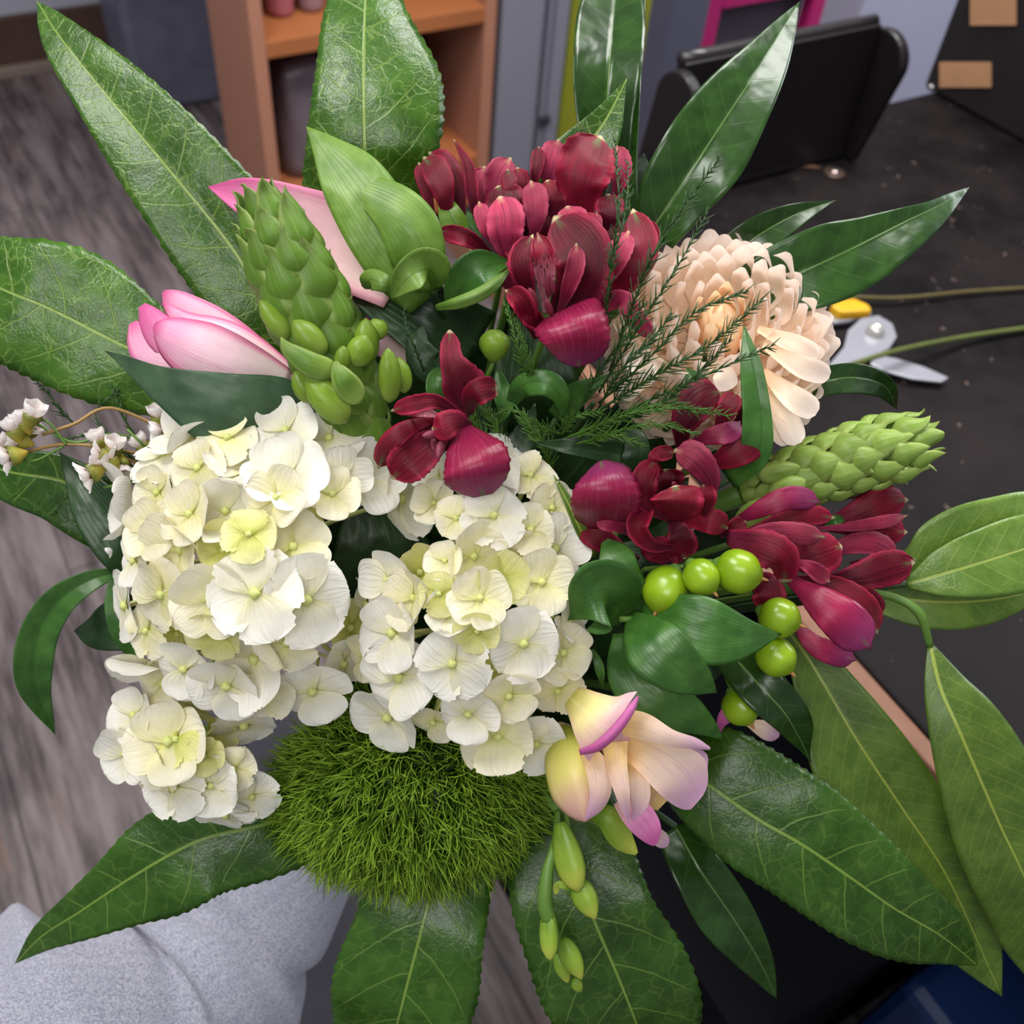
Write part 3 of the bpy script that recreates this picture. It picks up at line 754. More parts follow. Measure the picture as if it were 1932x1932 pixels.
big([(1712,1101,45),(1780,1082,44.6),(1860,1058,44.6),(1960,1026,45.2),(2100,985,48)], [(0,8,8),(.15,44,42),(.35,60,68),(.6,62,80),(.85,34,40),(1,0,0)], 'pale',
    'pale leaf at the right edge with a clear midrib, the front one of two overlapping', fold=.12, cup=-.1)
big([(1650,1120,47.5),(1760,1135,47),(1880,1130,47.5),(2010,1100,49)], [(0,30,34),(.3,40,52),(.6,40,44),(1,0,0)], 'olive',
    'shaded leaf beneath the two pale leaves at the right edge', fold=.2)
t = big([(1754,1214,45),(1775,1300,44.2),(1812,1384,43.8),(1884,1551,44.2),(1945,1690,45),(1990,1900,48)], [(0,4,4),(.1,46,28),(.25,88,62),(.45,112,90),(.62,118,100),(.8,92,80),(.93,36,32),(1,0,0)][::1], 'olive',
    'large drooping olive leaf hanging from a bent stalk at the right edge', stalk=False, fold=-.15, cup=-.12)
ptube('bent_stalk', [(1560,1105,46),(1620,1114,45.2),(1690,1128,44.6),(1735,1158,44.4),(1754,1218,45)], [6,7,8,9,7], M['stem'], t)
stem_to_bind(P(1560,1105,.46), 'stem', t, .0016, 'leaf_stalk')
big([(1480,1180,47),(1530,1250,46.5),(1616,1395,46),(1700,1522,46.3),(1790,1660,47),(1890,1880,49)], [(0,18,14),(.15,50,56),(.35,78,108),(.55,80,128),(.75,72,110),(.9,36,50),(1,0,0)], 'olive',
    'large olive leaf slanting to the lower right behind the drooping leaf', fold=.3)
big([(1270,1435,46),(1333,1478,44.5),(1428,1544,44),(1515,1594,43.8),(1600,1652,44),(1685,1712,44.6),(1775,1765,45.6),(1845,1822,47)], [(0,88,60),(.12,118,84),(.3,128,104),(.5,112,110),(.68,92,102),(.84,62,74),(.94,32,32),(1,0,0)], 'broad',
    'largest serrated glossy leaf at the lower right, under the pink freesia', ns=32, cup=-.2, fold=.12, ruffle=.05, **S)
big([(1275,1560,48),(1320,1640,47),(1385,1735,47.2),(1434,1815,48.2),(1465,1884,49.5)], [(0,34,40),(.25,44,52),(.5,44,62),(.75,30,42),(.92,12,16),(1,0,0)], 'smooth',
    'smaller folded leaf hanging below the largest serrated leaf', fold=.45)
big([(1060,1490,46),(1085,1620,44.5),(1118,1728,44),(1165,1840,44.2),(1201,1932,45),(1250,2070,48)], [(0,90,60),(.2,112,128),(.42,118,146),(.62,138,152),(.8,120,110),(.93,50,48),(1,0,0)][::1], 'broad',
    'broad serrated leaf at the bottom under the green freesia buds', ns=27, cup=-.15, fold=.12, ruffle=.05, **S)
big([(835,1540,46.5),(820,1650,45),(796,1750,44.3),(770,1850,44.3),(745,1945,45),(705,2080,48)], [(0,90,80),(.2,110,112),(.4,122,128),(.6,138,140),(.78,110,112),(.92,45,48),(1,0,0)], 'broad',
    'broad serrated leaf at the bottom edge directly below the fuzzy green ball', ns=27, cup=-.15, fold=.12, ruffle=.05, **S)
big([(600,1520,46.5),(500,1555,45),(391,1580,44.4),(326,1609,44.2),(240,1660,44.2),(150,1720,44.8),(80,1765,45.8),(28,1818,47)], [(0,90,40),(.2,104,66),(.36,110,86),(.5,110,82),(.64,82,56),(.78,52,38),(.9,28,20),(1,0,0)][::1], 'broad',
    'serrated leaf pointing to the lower left over the grey sleeve', ns=30, cup=-.12, fold=.15, ruffle=.05, **S)
big([(230,1078,45),(170,1095,44.5),(110,1135,44.5),(72,1200,45),(66,1290,46),(104,1386,47.5)], [(0,8,6),(.2,24,22),(.45,36,34),(.7,34,38),(.88,16,18),(1,0,0)], 'ruscus',
    'curved smooth leaf arching down on the far left below the waxflower', name='foliage_leaf', fold=.5, ruffle=.04)
big([(300,1160,47),(235,1175,46),(180,1192,46),(140,1190,47)], 52, 'dark', 'small blunt dark leaf left of the hydrangea, middle of the left side', prof='ovate', fold=.15)
big([(225,1090,44.5),(232,1150,44.2),(245,1210,44.5),(262,1262,45)], [(0,10,20),(.3,14,34),(.6,20,30),(1,0,0)], 'ruscus', 'narrow curled leaf hugging the left side of the big hydrangea', fold=.3)
big([(280,1000,46.5),(180,940,45.5),(110,905,45.5),(10,888,46),(-80,850,48)], [(0,80,40),(.3,86,44),(.55,76,48),(.8,44,36),(1,0,0)], 'broad',
    'wide leaf at the left edge under the waxflower sprig', fold=.15, cup=-.1)
big([(290,1080,45),(235,1020,44),(180,945,43.8),(112,852,44.5)], [(0,50,30),(.3,60,46),(.6,52,40),(.85,20,18),(1,0,0)], 'dark',
    'dark pointed leaf just behind the waxflower, overlapping the wide left leaf', fold=.2)
# deep inner foliage seen through the gaps
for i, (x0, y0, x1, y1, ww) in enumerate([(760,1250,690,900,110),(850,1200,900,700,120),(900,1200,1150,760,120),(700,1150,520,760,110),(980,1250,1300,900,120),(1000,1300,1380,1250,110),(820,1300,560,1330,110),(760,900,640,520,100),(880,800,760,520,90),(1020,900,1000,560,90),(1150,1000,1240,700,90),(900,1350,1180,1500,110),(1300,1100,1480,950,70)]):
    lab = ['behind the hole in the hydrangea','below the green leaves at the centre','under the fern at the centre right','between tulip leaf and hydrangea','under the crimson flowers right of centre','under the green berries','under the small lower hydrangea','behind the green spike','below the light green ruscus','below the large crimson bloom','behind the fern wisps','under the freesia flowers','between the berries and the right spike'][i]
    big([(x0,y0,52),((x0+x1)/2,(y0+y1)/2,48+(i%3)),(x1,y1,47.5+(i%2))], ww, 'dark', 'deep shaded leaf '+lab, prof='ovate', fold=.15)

# ------------------------------------------------------------------ tulips
t = thing('tulip', P(480,700,.45), 'pink and white tulip bud lying left of the green spike', 'tulip')
Zt = (0, 0, .36232)
blade('petal', [(1500,2010,43.5),(1180,1760,43.2),(980,1610,43),(850,1520,43.6)], [(0,120,60),(.3,190,110),(.6,160,110),(.85,110,70),(.95,60,40),(1,10,10)], M['tulip'], t, Zt, cup=-.4, thick=.0003)
blade('petal', [(1500,1960,42.6),(1200,1780,42),(1000,1690,42.2),(850,1580,43)], [(0,120,60),(.3,130,100),(.6,110,90),(.88,50,30),(1,4,10)], M['tulip'], t, Zt, cup=-.5, thick=.0003)
blade('petal', [(1480,1990,42.8),(1000,1880,42.4),(800,1850,42.6),(690,1680,43.4)], [(0,60,90),(.4,120,120),(.75,110,140),(.92,70,80),(1,20,20)], M['tulip'], t, Zt, cup=-.35, thick=.0003)
blade('petal', [(1480,2010,42.2),(1000,1800,42.2),(860,1750,42.4),(740,1590,43)], [(0,60,80),(.4,110,110),(.75,100,100),(.92,64,60),(1,20,20)], M['tulip_in'], t, Zt, cup=-.3, thick=.0003)
blade('petal', [(1500,1985,41.5),(1250,1890,40.6),(1000,1800,40.5),(800,1700,41.4)], [(0,120,60),(.25,175,110),(.6,190,150),(.85,120,110),(.96,50,60),(1,8,20)], M['tulip'], t, Zt, cup=-.5, thick=.0003)
stem_to_bind(P(530,710,.45), 'stem', t, .003)
blade('tulip_leaf', [(600,880,43),(490,800,40.4),(380,742,39.6),(290,700,39.9),(198,662,41.5)], [(0,100,70),(.25,100,106),(.5,84,58),(.75,48,15),(.92,14,6),(1,0,0)], M['tulip_leaf'], t, fold=-.1, tilt=.12, thick=.0004, nv=16)
t = thing('tulip', P(700,480,.45), 'blush tulip petal spread open behind the tip of the green spike', 'tulip')
blade('petal', [(760,520,43.5),(640,450,43.2),(520,400,43.4),(392,352,44.5)], [(0,70,40),(.3,84,70),(.6,50,62),(.85,24,40),(1,0,0)], M['tulip_in'], t, cup=.3, thick=.0003, n=36)
blade('petal', [(820,520,43.6),(700,488,43.8),(610,488,44),(540,470,44.2)], [(0,20,20),(.5,14,14),(1,0,0)], M['tulip_in'], t, cup=.3)
blade('petal', [(770,680,44.2),(730,640,43.6),(712,610,43.6),(690,598,44)], 34, M['tulip_in'], t, prof='wide', cup=-.3)
stem_to_bind(P(780,540,.45), 'stem', t, .003)
blade('tulip_leaf', [(900,650,44.5),(800,590,43.5),(700,540,43.4),(600,494,44)], [(0,80,70),(.3,78,60),(.6,56,50),(.85,24,22),(1,0,0)], M['dark'], t, cup=.3, thick=.0004, nv=14)
blade('tulip_leaf', [(860,700,43.5),(810,690,42.8),(790,650,42.8),(800,612,43.2)], 34, M['dark'], t, prof='ovate', cup=-.2, thick=.0004, nv=12)

# ------------------------------------------------------------------ ruscus sprigs
t = thing('ruscus_sprig', P(840,560,.43), 'light green ruscus sprig with cupped leaves left of the crimson cluster', 'ruscus sprig')
R = M['ruscus_pale']
blade('leaf', [(812,560,42),(740,470,40.8),(668,370,40.6),(578,239,42)], [(0,50,30),(.2,66,60),(.45,62,78),(.7,44,72),(.9,14,28),(1,0,0)], R, t, cup=-.2, fold=.1, thick=.0004, nv=14, ruffle=.04)
blade('leaf', [(816,548,41.5),(798,470,40.2),(750,405,40),(634,340,41)], [(0,26,14),(.2,64,36),(.45,60,54),(.75,26,44),(.92,10,12),(1,0,0)], R, t, cup=-.15, fold=-.1, thick=.0004, nv=14)
blade('leaf', [(826,545,41.5),(812,510,40.2),(775,520,39.4),(738,564,40)], [(0,10,8),(.3,16,40),(.6,30,34),(.9,10,14),(1,0,0)], R, t, cup=.5, thick=.0004)
blade('leaf', [(755,545,40.2),(725,536,39.4),(700,528,39.8),(686,542,41)], [(0,8,10),(.4,16,20),(.8,20,18),(1,4,4)], R, t, cup=-.5, thick=.0004, prof='wide')
blade('leaf', [(858,580,42),(872,540,41),(905,505,40.6),(974,494,41.2)], [(0,20,20),(.3,34,44),(.6,34,40),(.85,12,12),(1,0,0)], M['ruscus'], t, cup=.5, thick=.0004)
blade('leaf', [(822,578,40.6),(868,568,39.8),(920,545,39.8),(968,502,41)], [(0,3,8),(.3,10,14),(.7,10,12),(1,0,0)], R, t, fold=-.8, thick=.0004)
blade('leaf', [(880,440,42.4),(858,420,42.2),(846,395,42.2),(837,364,42.8)], 24, R, t, prof='ovate', fold=.3)
blade('leaf', [(905,450,42.9),(885,425,42.8),(870,405,42.9),(860,384,43.2)], 20, M['ruscus'], t, prof='ovate', fold=.3)
ptube('stem', [(816,548,41.5),(828,580,43),(850,640,45.5),(850,720,49)], [5,6,7,8], M['stem_dark'], t)
stem_to_bind(P(850,720,.49), 'stem_dark', t, .002)
t = thing('ruscus_sprig', P(1190,1160,.42), 'dark green ruscus sprig with broad leaves beside the green berries', 'ruscus sprig')
R = M['ruscus']
blade('leaf', [(1185,1170,41.5),(1150,1130,39.6),(1115,1140,38.8),(1071,1170,40)], [(0,14,14),(.25,70,60),(.5,62,72),(.75,26,50),(.92,8,10),(1,0,0)], R, t, cup=.35, fold=.1, thick=.0004, nv=14, ruffle=.03)
blade('leaf', [(1192,1160,42),(1176,1110,40.6),(1160,1060,40.2),(1136,1013,41)], [(0,30,26),(.25,62,44),(.5,60,40),(.75,28,36),(1,0,0)], R, t, cup=-.2, thick=.0004, nv=14, ruffle=.08)
blade('leaf', [(1120,1120,42.5),(1080,1090,42.3),(1070,1060,42.4),(1098,1030,43)], 36, R, t, prof='ovate', cup=.2, thick=.0004)
blade('leaf', [(1172,1195,43),(1185,1275,41.3),(1240,1335,41),(1300,1362,41.6),(1366,1395,43)], [(0,20,16),(.2,46,34),(.45,62,44),(.7,52,28),(.88,26,10),(1,0,0)][::1], R, t, cup=-.2, fold=.1, thick=.0004, nv=14)
blade('leaf', [(1190,1158,40.8),(1232,1215,38.9),(1285,1265,38.8),(1353,1307,40)], [(0,8,10),(.18,40,44),(.4,56,60),(.65,48,48),(.85,30,24),(.96,8,6),(1,0,0)], R, t, cup=-.15, fold=.12, thick=.0004, nv=14)
blade('leaf', [(1212,1142,41.4),(1290,1176,39.6),(1380,1200,39.6),(1475,1197,41)], [(0,14,10),(.2,46,46),(.42,62,66),(.65,50,54),(.85,22,24),(1,0,0)], R, t, fold=.12, cup=-.15, thick=.0004, nv=14)
blade('leaf', [(1370,1222,44),(1430,1290,42.6),(1480,1345,42.6),(1512,1400,44),(1530,1440,45)], [(0,30,34),(.25,46,42),(.5,44,40),(.75,36,24),(.9,10,8),(1,0,0)], M['smooth'], t, fold=.2, thick=.0004)
blade('leaf', [(1118,1225,41.5),(1128,1250,41.3),(1134,1275,41.4),(1137,1298,42)], 9, R, t, prof='lance', fold=.2)
ptube('stem', [(1168,1168,40.6),(1190,1172,40.8),(1196,1240,43.5),(1180,1300,48)], [6,6,6,7], M['stem'], t)
stem_to_bind(P(1180,1300,.48), 'stem', t, .002)

# loose small leaves around the centre
def small(pts, w, mat, label, **kw):
    t = thing('small_leaf', P(pts[0][0], pts[0][1], pts[0][2]*.01), label, 'leaf', 'small loose leaves between the flowers')
    blade('leaf_blade', pts, w, M[mat], t, thick=.0004, **kw)
    a = P(pts[0][0], pts[0][1], pts[0][2]*.01)
    stem_to_bind(a, 'stem_dark', t, .0014, 'leaf_stalk')
small([(1375,905,42),(1428,860,40.6),(1436,790,40),(1422,700,40),(1403,614,41)], [(0,24,20),(.25,36,24),(.5,34,20),(.75,24,18),(.92,9,8),(1,0,0)], 'ruscus', 'upright pointed leaf in front of the cream chrysanthemum', fold=.25, prof='lance', nv=14)
small([(1335,740,42.5),(1318,725,42),(1305,710,42.2),(1296,695,42.6)], 20, 'ruscus', 'tiny pointed leaf at the lower edge of the chrysanthemum', fold=.3, prof='ovate')
small([(962,765,42.5),(985,728,41),(1030,722,40.4),(1058,748,40.8),(1062,790,41.8)], [(0,8,10),(.3,20,24),(.6,24,24),(.85,12,12),(1,0,0)], 'ruscus', 'curled glossy leaf at the centre below the big crimson bloom', cup=-.3, fold=.2)
small([(1050,790,43),(1085,750,42),(1120,725,41.5),(1162,702,41.8)], [(0,20,20),(.4,26,22),(.75,10,10),(1,0,0)], 'ruscus', 'green leaf beside the curled centre leaf, pointing up right', fold=.2)
small([(1175,860,42.5),(1110,850,41.6),(1060,845,41.4),(1003,834,42)], [(0,22,26),(.35,16,32),(.7,8,16),(1,0,0)], 'dark', 'dark horizontal leaf above the dome-shaped crimson petal', fold=.2)
small([(1200,900,43),(1195,870,42.5),(1190,840,42.5),(1175,815,43)], 34, 'dark', 'round dark leaf beside the dark horizontal leaf', cup=-.2, prof='wide')
small([(1120,1050,42),(1095,1000,41),(1072,950,41),(1044,896,41.6)], [(0,8,10),(.4,9,13),(.8,5,8),(1,0,0)], 'olive', 'narrow leaf with a yellow edge between hydrangea and crimson buds', fold=.5)
small([(850,780,42.6),(826,740,41.8),(822,710,41.8),(838,690,42.2)], 22, 'ruscus', 'little green leaf left of the upright crimson petal', cup=.3, prof='ovate')
small([(940,700,43),(948,740,42.4),(952,770,42.4),(935,805,43)], 18, 'ruscus', 'thin curled leaf right of the upright crimson petal', fold=.4, prof='lance')
small([(1140,1075,43.5),(1180,1055,43),(1220,1062,43),(1235,1090,43.5)], 34, 'dark', 'round green leaf tucked below the crimson buds', cup=-.2, prof='wide')
small([(930,960,44),(960,880,44),(990,820,44),(1010,760,44.5)], 30, 'dark', 'dark leaf deep between the centre crimson bloom and the fern', prof='lance')
small([(700,480,44.6),(660,520,44.5),(760,560,44.3),(850,600,44.5)], 30, 'dark', 'shaded leaf lying under the light ruscus sprig', prof='lance')
# ------------------------------------------------------------------ hydrangeas
def floret_mesh(idx, mat):
    r = random.Random(100+idx)
    V = []; F = []; UV = []
    base_cup = [ .3, .15, .6, -.1, .8, .4, .1, 1.0][idx % 8]
    nu, nv = 12, 8
    for k in range(4):
        an = k*PI/2+r.uniform(-.14, .14); L = 1+r.uniform(-.14, .1); W = .60+r.uniform(-.05, .09)
        cup = base_cup+r.uniform(-.25, .25); tw = r.uniform(-.35, .35); zb = .09*(k % 2)+r.uniform(0, .04)
        edge = r.uniform(-.7, .9); ph = r.uniform(0, 6); teeth = r.choice([0, .03, .06])
        b0 = len(V)
        for i in range(nu+1):
            u = 1-(1-i/nu)**1.7
            w = smooth_tab([(0,.12),(.12,.42),(.3,.82),(.5,1),(.7,1.0),(.84,.9),(.93,.68),(.98,.42),(1,.2)], u, 1)*W
            for j in range(nv+1):
                v = -1+2*j/nv
                x = u*L*(1+.0*v)-(teeth*abs(math.sin(4.7*v+ph))*max(0, u-.8)*5*L); y = v*w
                if abs(v) > .9 and idx % 2 and .45 < u < .95: y *= 1+.05*(-1)**i
                z = zb+cup*u*u*.8+edge*.22*v*v*w*2*u + tw*v*w*u*.6 + .03*math.sin(7*u+ph+3*v)*abs(v)
                x2 = x*math.cos(min(1.2, abs(cup)*.35*u))
                V.append((x2*math.cos(an)-y*math.sin(an), x2*math.sin(an)+y*math.cos(an), z)); UV.append((u, j/nv))
        for i in range(nu):
            for j in range(nv):
                a = b0+i*(nv+1)+j; F.append((a, a+1, a+nv+2, a+nv+1))
    # pedicel
    vv, ff, uu = tube_geo([(0,0,.0),(0.02,0,-.5),(.05,.02,-1.3)], .05, 5, 5)
    kk = len(V); V += [tuple(p) for p in vv]; F += [tuple(i+kk for i in f) for f in ff]; UV += [(0., .5)]*len(vv)
    me = bpy.data.meshes.new('floret'); me.from_pydata(V, [], F); me.materials.append(mat)
    ul = me.uv_layers.new(name='UVMap'); lv = [l.vertex_index for l in me.loops]
    ul.data.foreach_set('uv', np.array(UV, dtype=np.float32)[lv].ravel())
    ul = me.uv_layers.new(name='met')
    ul.data.foreach_set('uv', (np.array(UV, dtype=np.float32)[lv]*np.array([2., 1.8])).astype(np.float32).ravel())
    me.polygons.foreach_set('use_smooth', [True]*len(me.polygons)); me.update()
    return me
FM = {c: [floret_mesh(i, M[c]) for i in range(8)] for c in ('sepal', 'sepal_y', 'sepal_w')}
V, F, uv = lathe_geo((0,0,0), (0,0,.16), .115, prof=[(0,1),(.4,1.05),(.7,.95),(1,.45)], ns=12, nu=6, ridges=4, ridge=.12)
EYE = bpy.data.meshes.new('floret_center'); EYE.from_pydata([tuple(v) for v in V], [], F); EYE.materials.append(M['eye'])
EYE.polygons.foreach_set('use_smooth', [True]*len(EYE.polygons))
def inpoly(x, y, poly):
    c = False; n = len(poly)
    for i in range(n):
        x1, y1 = poly[i]; x2, y2 = poly[(i+1) % n]
        if (y1 > y) != (y2 > y) and x < (x2-x1)*(y-y1)/(y2-y1)+x1: c = not c
    return c
def hydrangea(label, ctr, rad, poly, holes, keys, step, d0, dd, seed, size=(58, 86)):
    r = random.Random(seed)
    cx, cy = ctr; rx, ry = rad
    def dep(x, y): return d0+dd*min(1.3, ((x-cx)/rx)**2+((y-cy)/ry)**2)
    t = thing('hydrangea', P(cx, cy, (d0+7)*.01), label, 'flower')
    spots = [(k[0], k[1], k[2]/2, k[3] if len(k) > 3 else r.uniform(0, 90), k[4] if len(k) > 4 else 'w', -.6, .35) for k in keys]
    tries = 0; pts = []
    while tries < 6000:
        tries += 1
        x = r.uniform(cx-rx*1.2, cx+rx*1.2); y = r.uniform(cy-ry*1.2, cy+ry*1.2)
        if not inpoly(x, y, poly) or any(inpoly(x, y, h) for h in holes): continue
        if any((x-a)**2+(y-b)**2 < step**2 for a, b in pts): continue
        if any((x-s[0])**2+(y-s[1])**2 < (s[2]*.95)**2 for s in spots[:len(keys)]): continue
        pts.append((x, y))
    for x, y in pts:
        q = ((x-cx)/rx)**2+((y-cy)/ry)**2
        c = 'y' if r.random() < .42-.25*q else ('w' if q > .7 or r.random() < .35 else 'c')
        spots.append((x, y, r.uniform(*size)*(.82 if c == 'y' else 1), r.uniform(0, 90), c, (1.0 if c == 'y' else 0)+r.uniform(-.4, .7), 1.0))
    for i, (x, y, s, rot, c, doff, jit) in enumerate(spots):
        d = dep(x, y)+doff
        p = P(x, y, d*.01)
        gx = 2*dd*(x-cx)/rx**2; gy = 2*dd*(y-cy)/ry**2     # cm per px
        k = FPX/d*1.0
        n = (-CF*.95 + (CR*gx - CU*gy)*k*.9*max(.5,jit) + CR*r.uniform(-.7, .7)*jit + CU*r.uniform(-.7, .7)*jit).normalized()
        z = n; xx = CR-n*CR.dot(n); xx.normalize(); yy = z.cross(xx)
        a = math.radians(rot); X = xx*math.cos(a)+yy*math.sin(a); Y = z.cross(X)
        sc = s*d*.01/FPX
        me = FM[{'y': 'sepal_y', 'w': 'sepal_w', 'c': 'sepal'}[c]]
        vi = r.choice([0, 1, 6, 0, 3] if jit < .5 else list(range(8)))
        o = bpy.data.objects.new('floret', me[vi]); COL.objects.link(o); o.parent = t
        mt = Matrix((X*sc, Y*sc, z*sc)).transposed().to_4x4(); mt.translation = p-WO[t.name]
        o.matrix_local = mt; WO[o.name] = p
        e = bpy.data.objects.new('floret_center', EYE); COL.objects.link(e); e.parent = o
        e.location = (0, 0, .07); e.scale = (1, 1, 1)
    # branch work under the florets
    Vs = []; Fs = []
    root = P(cx, cy, (d0+8.5)*.01)
    for i, s in enumerate(spots):
        p = P(s[0], s[1], (dep(s[0], s[1])+2.2)*.01)
        m_ = root.lerp(p, .5)+Vector((r.uniform(-.004, .004), r.uniform(-.004, .004), 0))
        V, F, uv = tube_geo([root, m_, p], .0011, 5, 6)
        kk = len(Vs); Vs += list(V); Fs += [tuple(a+kk for a in f) for f in F]
    mkobj('branches', Vs, Fs, M['stalkpale'], t, root)
    stem_to_bind(root, 'stem', t, .0035)
    return t
M['stalkpale'] = plain('hydrangea_stalk', (186,194,124), .5)
hydrangea('large cream hydrangea head at the left, with a dark hole at its right side', (470,1060), (265,310),
    [(240,960),(300,860),(380,800),(500,790),(600,790),(680,850),(745,900),(760,970),(690,975),(620,1000),(610,1060),(650,1110),(670,1200),(640,1300),(560,1340),(440,1370),(330,1320),(270,1230),(230,1130),(225,1040)],
    [[(575,975),(650,945),(800,960),(800,1110),(660,1125),(585,1080)]],
    [(483,1120,186,20,'w'),(402,1128,156,40,'c'),(310,1120,150,60,'c'),(575,1130,180,10,'w'),(540,1210,130,30,'c'),(408,1192,116,10,'y'),(362,972,128,15,'c'),(540,900,160,30,'w'),(520,940,120,60,'c'),(690,905,150,40,'w'),(625,935,110,10,'c'),
     (290,1000,120,30,'c'),(256,1060,110,5,'w'),(375,885,120,20,'c'),(430,830,120,10,'c'),(540,815,125,30,'w'),(620,830,130,50,'w'),(350,1260,130,0,'w'),(430,1290,150,20,'w'),(590,1300,150,30,'w'),(500,1310,110,60,'c'),(470,1010,110,0,'y'),(280,1190,110,40,'c'),(640,900,120,5,'w'),(300,930,110,5,'c')],
    50, 37.9, 4.6, 3)
hydrangea('cream hydrangea head at the centre, above the fuzzy green ball', (890,1160), (215,290),
    [(790,900),(860,870),(960,850),(1040,880),(1065,960),(1050,1050),(1085,1150),(1105,1250),(1060,1320),(1060,1400),(960,1420),(860,1370),(760,1370),(680,1330),(680,1230),(700,1120),(690,1080),(760,1060),(770,1000),(860,1010),(840,950)],
    [[(600,975),(800,960),(850,985),(860,1030),(790,1060),(650,1100)]],
    [(757,1277,164,45,'w'),(745,1195,150,20,'w'),(985,1212,150,15,'w'),(855,1250,150,50,'w'),(735,1350,150,10,'w'),(885,1345,125,5,'w'),(930,975,130,35,'w'),(1000,1000,100,10,'c'),(830,1120,90,0,'y'),(905,1130,120,30,'c'),(1020,1100,130,20,'c'),(1060,1230,120,60,'c'),(1000,900,110,30,'c'),
     (1010,1400,130,20,'w'),(945,1090,110,60,'y'),(840,1060,80,0,'c'),(735,1095,120,80,'w'),(900,1190,90,0,'y'),(860,980,90,20,'c'),(960,1310,120,40,'c'),(1040,960,100,50,'c'),(1050,1300,110,50,'c'),(820,950,90,70,'c'),(690,1240,100,20,'c')],
    44, 38.4, 3.6, 5, size=(46,74))
hydrangea('small cream hydrangea cluster at the lower left, hanging over the wooden floor', (345,1400), (150,160),
    [(215,1370),(260,1290),(340,1260),(400,1300),(420,1400),(490,1450),(510,1500),(440,1540),(380,1520),(290,1510),(210,1460)],
    [],
    [(320,1400,160,20,'c'),(240,1420,120,50,'w'),(255,1350,110,10,'w'),(330,1485,130,35,'w'),(400,1480,120,0,'w'),(475,1500,110,45,'w'),(335,1395,110,60,'y'),(385,1425,80,10,'y'),(310,1290,110,30,'c'),(440,1450,90,20,'c'),(290,1450,120,0,'c')],
    56, 41.2, 1.6, 8, size=(40, 60))

# ------------------------------------------------------------------ green fuzzy dianthus
def dianthus():
    cx, cy = 778, 1480
    t = thing('green_dianthus', P(cx, cy, .46), 'fuzzy moss green ball flower below the hydrangeas', 'flower')
    c = P(cx, cy, .462); r = random.Random(5)
    RX, RY, RZ = .0625, .041, .043
    V = []; F = []; UV = []
    def sph(th, ph):
        x = math.sin(th)*math.cos(ph); y = math.sin(th)*math.sin(ph); z = math.cos(th)
        return x, y, z
    for cl in range(820):
        z0 = r.uniform(-.25, 1); ph = r.uniform(0, 2*PI); th = math.acos(z0)
        x, y, z = sph(th, ph)
        n = (CR*x*RY+CU*y*RX-CF*z*RX*RY/RZ).normalized()
        b = c+CR*(x*RX*.78)+CU*(y*RY*.78)-CF*(z*RZ*.78)
        dirc = (CR*x+CU*(y*.8-.42)-CF*z*.75).normalized()
        tint = r.random()
        for k in range(9):
            j = Vector((r.gauss(0, 1), r.gauss(0, 1), r.gauss(0, 1)))*.36
            d1 = (dirc+j).normalized(); d2 = (d1+Vector((r.gauss(0, 1), r.gauss(0, 1), r.gauss(0, 1)))*.7-CU*.22+CF*.05).normalized()
            L = r.uniform(.012, .025); w_ = r.uniform(.00034, .00054)
            s0 = b+dirc*r.uniform(-.003, .002); s1 = s0+d1*L*.45; s2 = s1+((d1+d2)*.5).normalized()*L*.35; s3 = s2+d2*L*.3
            sd = d1.cross(Vector((r.gauss(0, 1), r.gauss(0, 1), r.gauss(0, 1)))).normalized(); s_2 = d1.cross(sd)
            k0 = len(V)
            for pnt, ww, u in ((s0, w_, 0), (s1, w_, .4), (s2, w_*.75, .75)):
                for q in range(3):
                    a_ = 2*PI*q/3; V.append(pnt+sd*math.cos(a_)*ww+s_2*math.sin(a_)*ww); UV.append((u*(.7+.3*tint), tint))
            V.append(s3); UV.append((1, tint))
            for q in range(3):
                q2 = (q+1) % 3
                F += [(k0+q, k0+q2, k0+3+q2, k0+3+q), (k0+3+q, k0+3+q2, k0+6+q2, k0+6+q), (k0+6+q, k0+6+q2, k0+9)]
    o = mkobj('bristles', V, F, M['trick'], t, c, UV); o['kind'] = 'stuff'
    vv = []; ff = []
    ns = 24
    for i in range(13):
        th = PI*i/12
        for kq in range(ns):
            x, y, z = sph(th, 2*PI*kq/ns); vv.append(c+CR*x*RX*.8+CU*y*RY*.8-CF*z*RZ*.8)
    for i in range(12):
        for kq in range(ns): ff.append((i*ns+kq, i*ns+(kq+1) % ns, (i+1)*ns+(kq+1) % ns, (i+1)*ns+kq))
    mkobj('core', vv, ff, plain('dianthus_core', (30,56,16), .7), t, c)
    stem_to_bind(c+CF*.03, 'stem', t, .003)
dianthus()

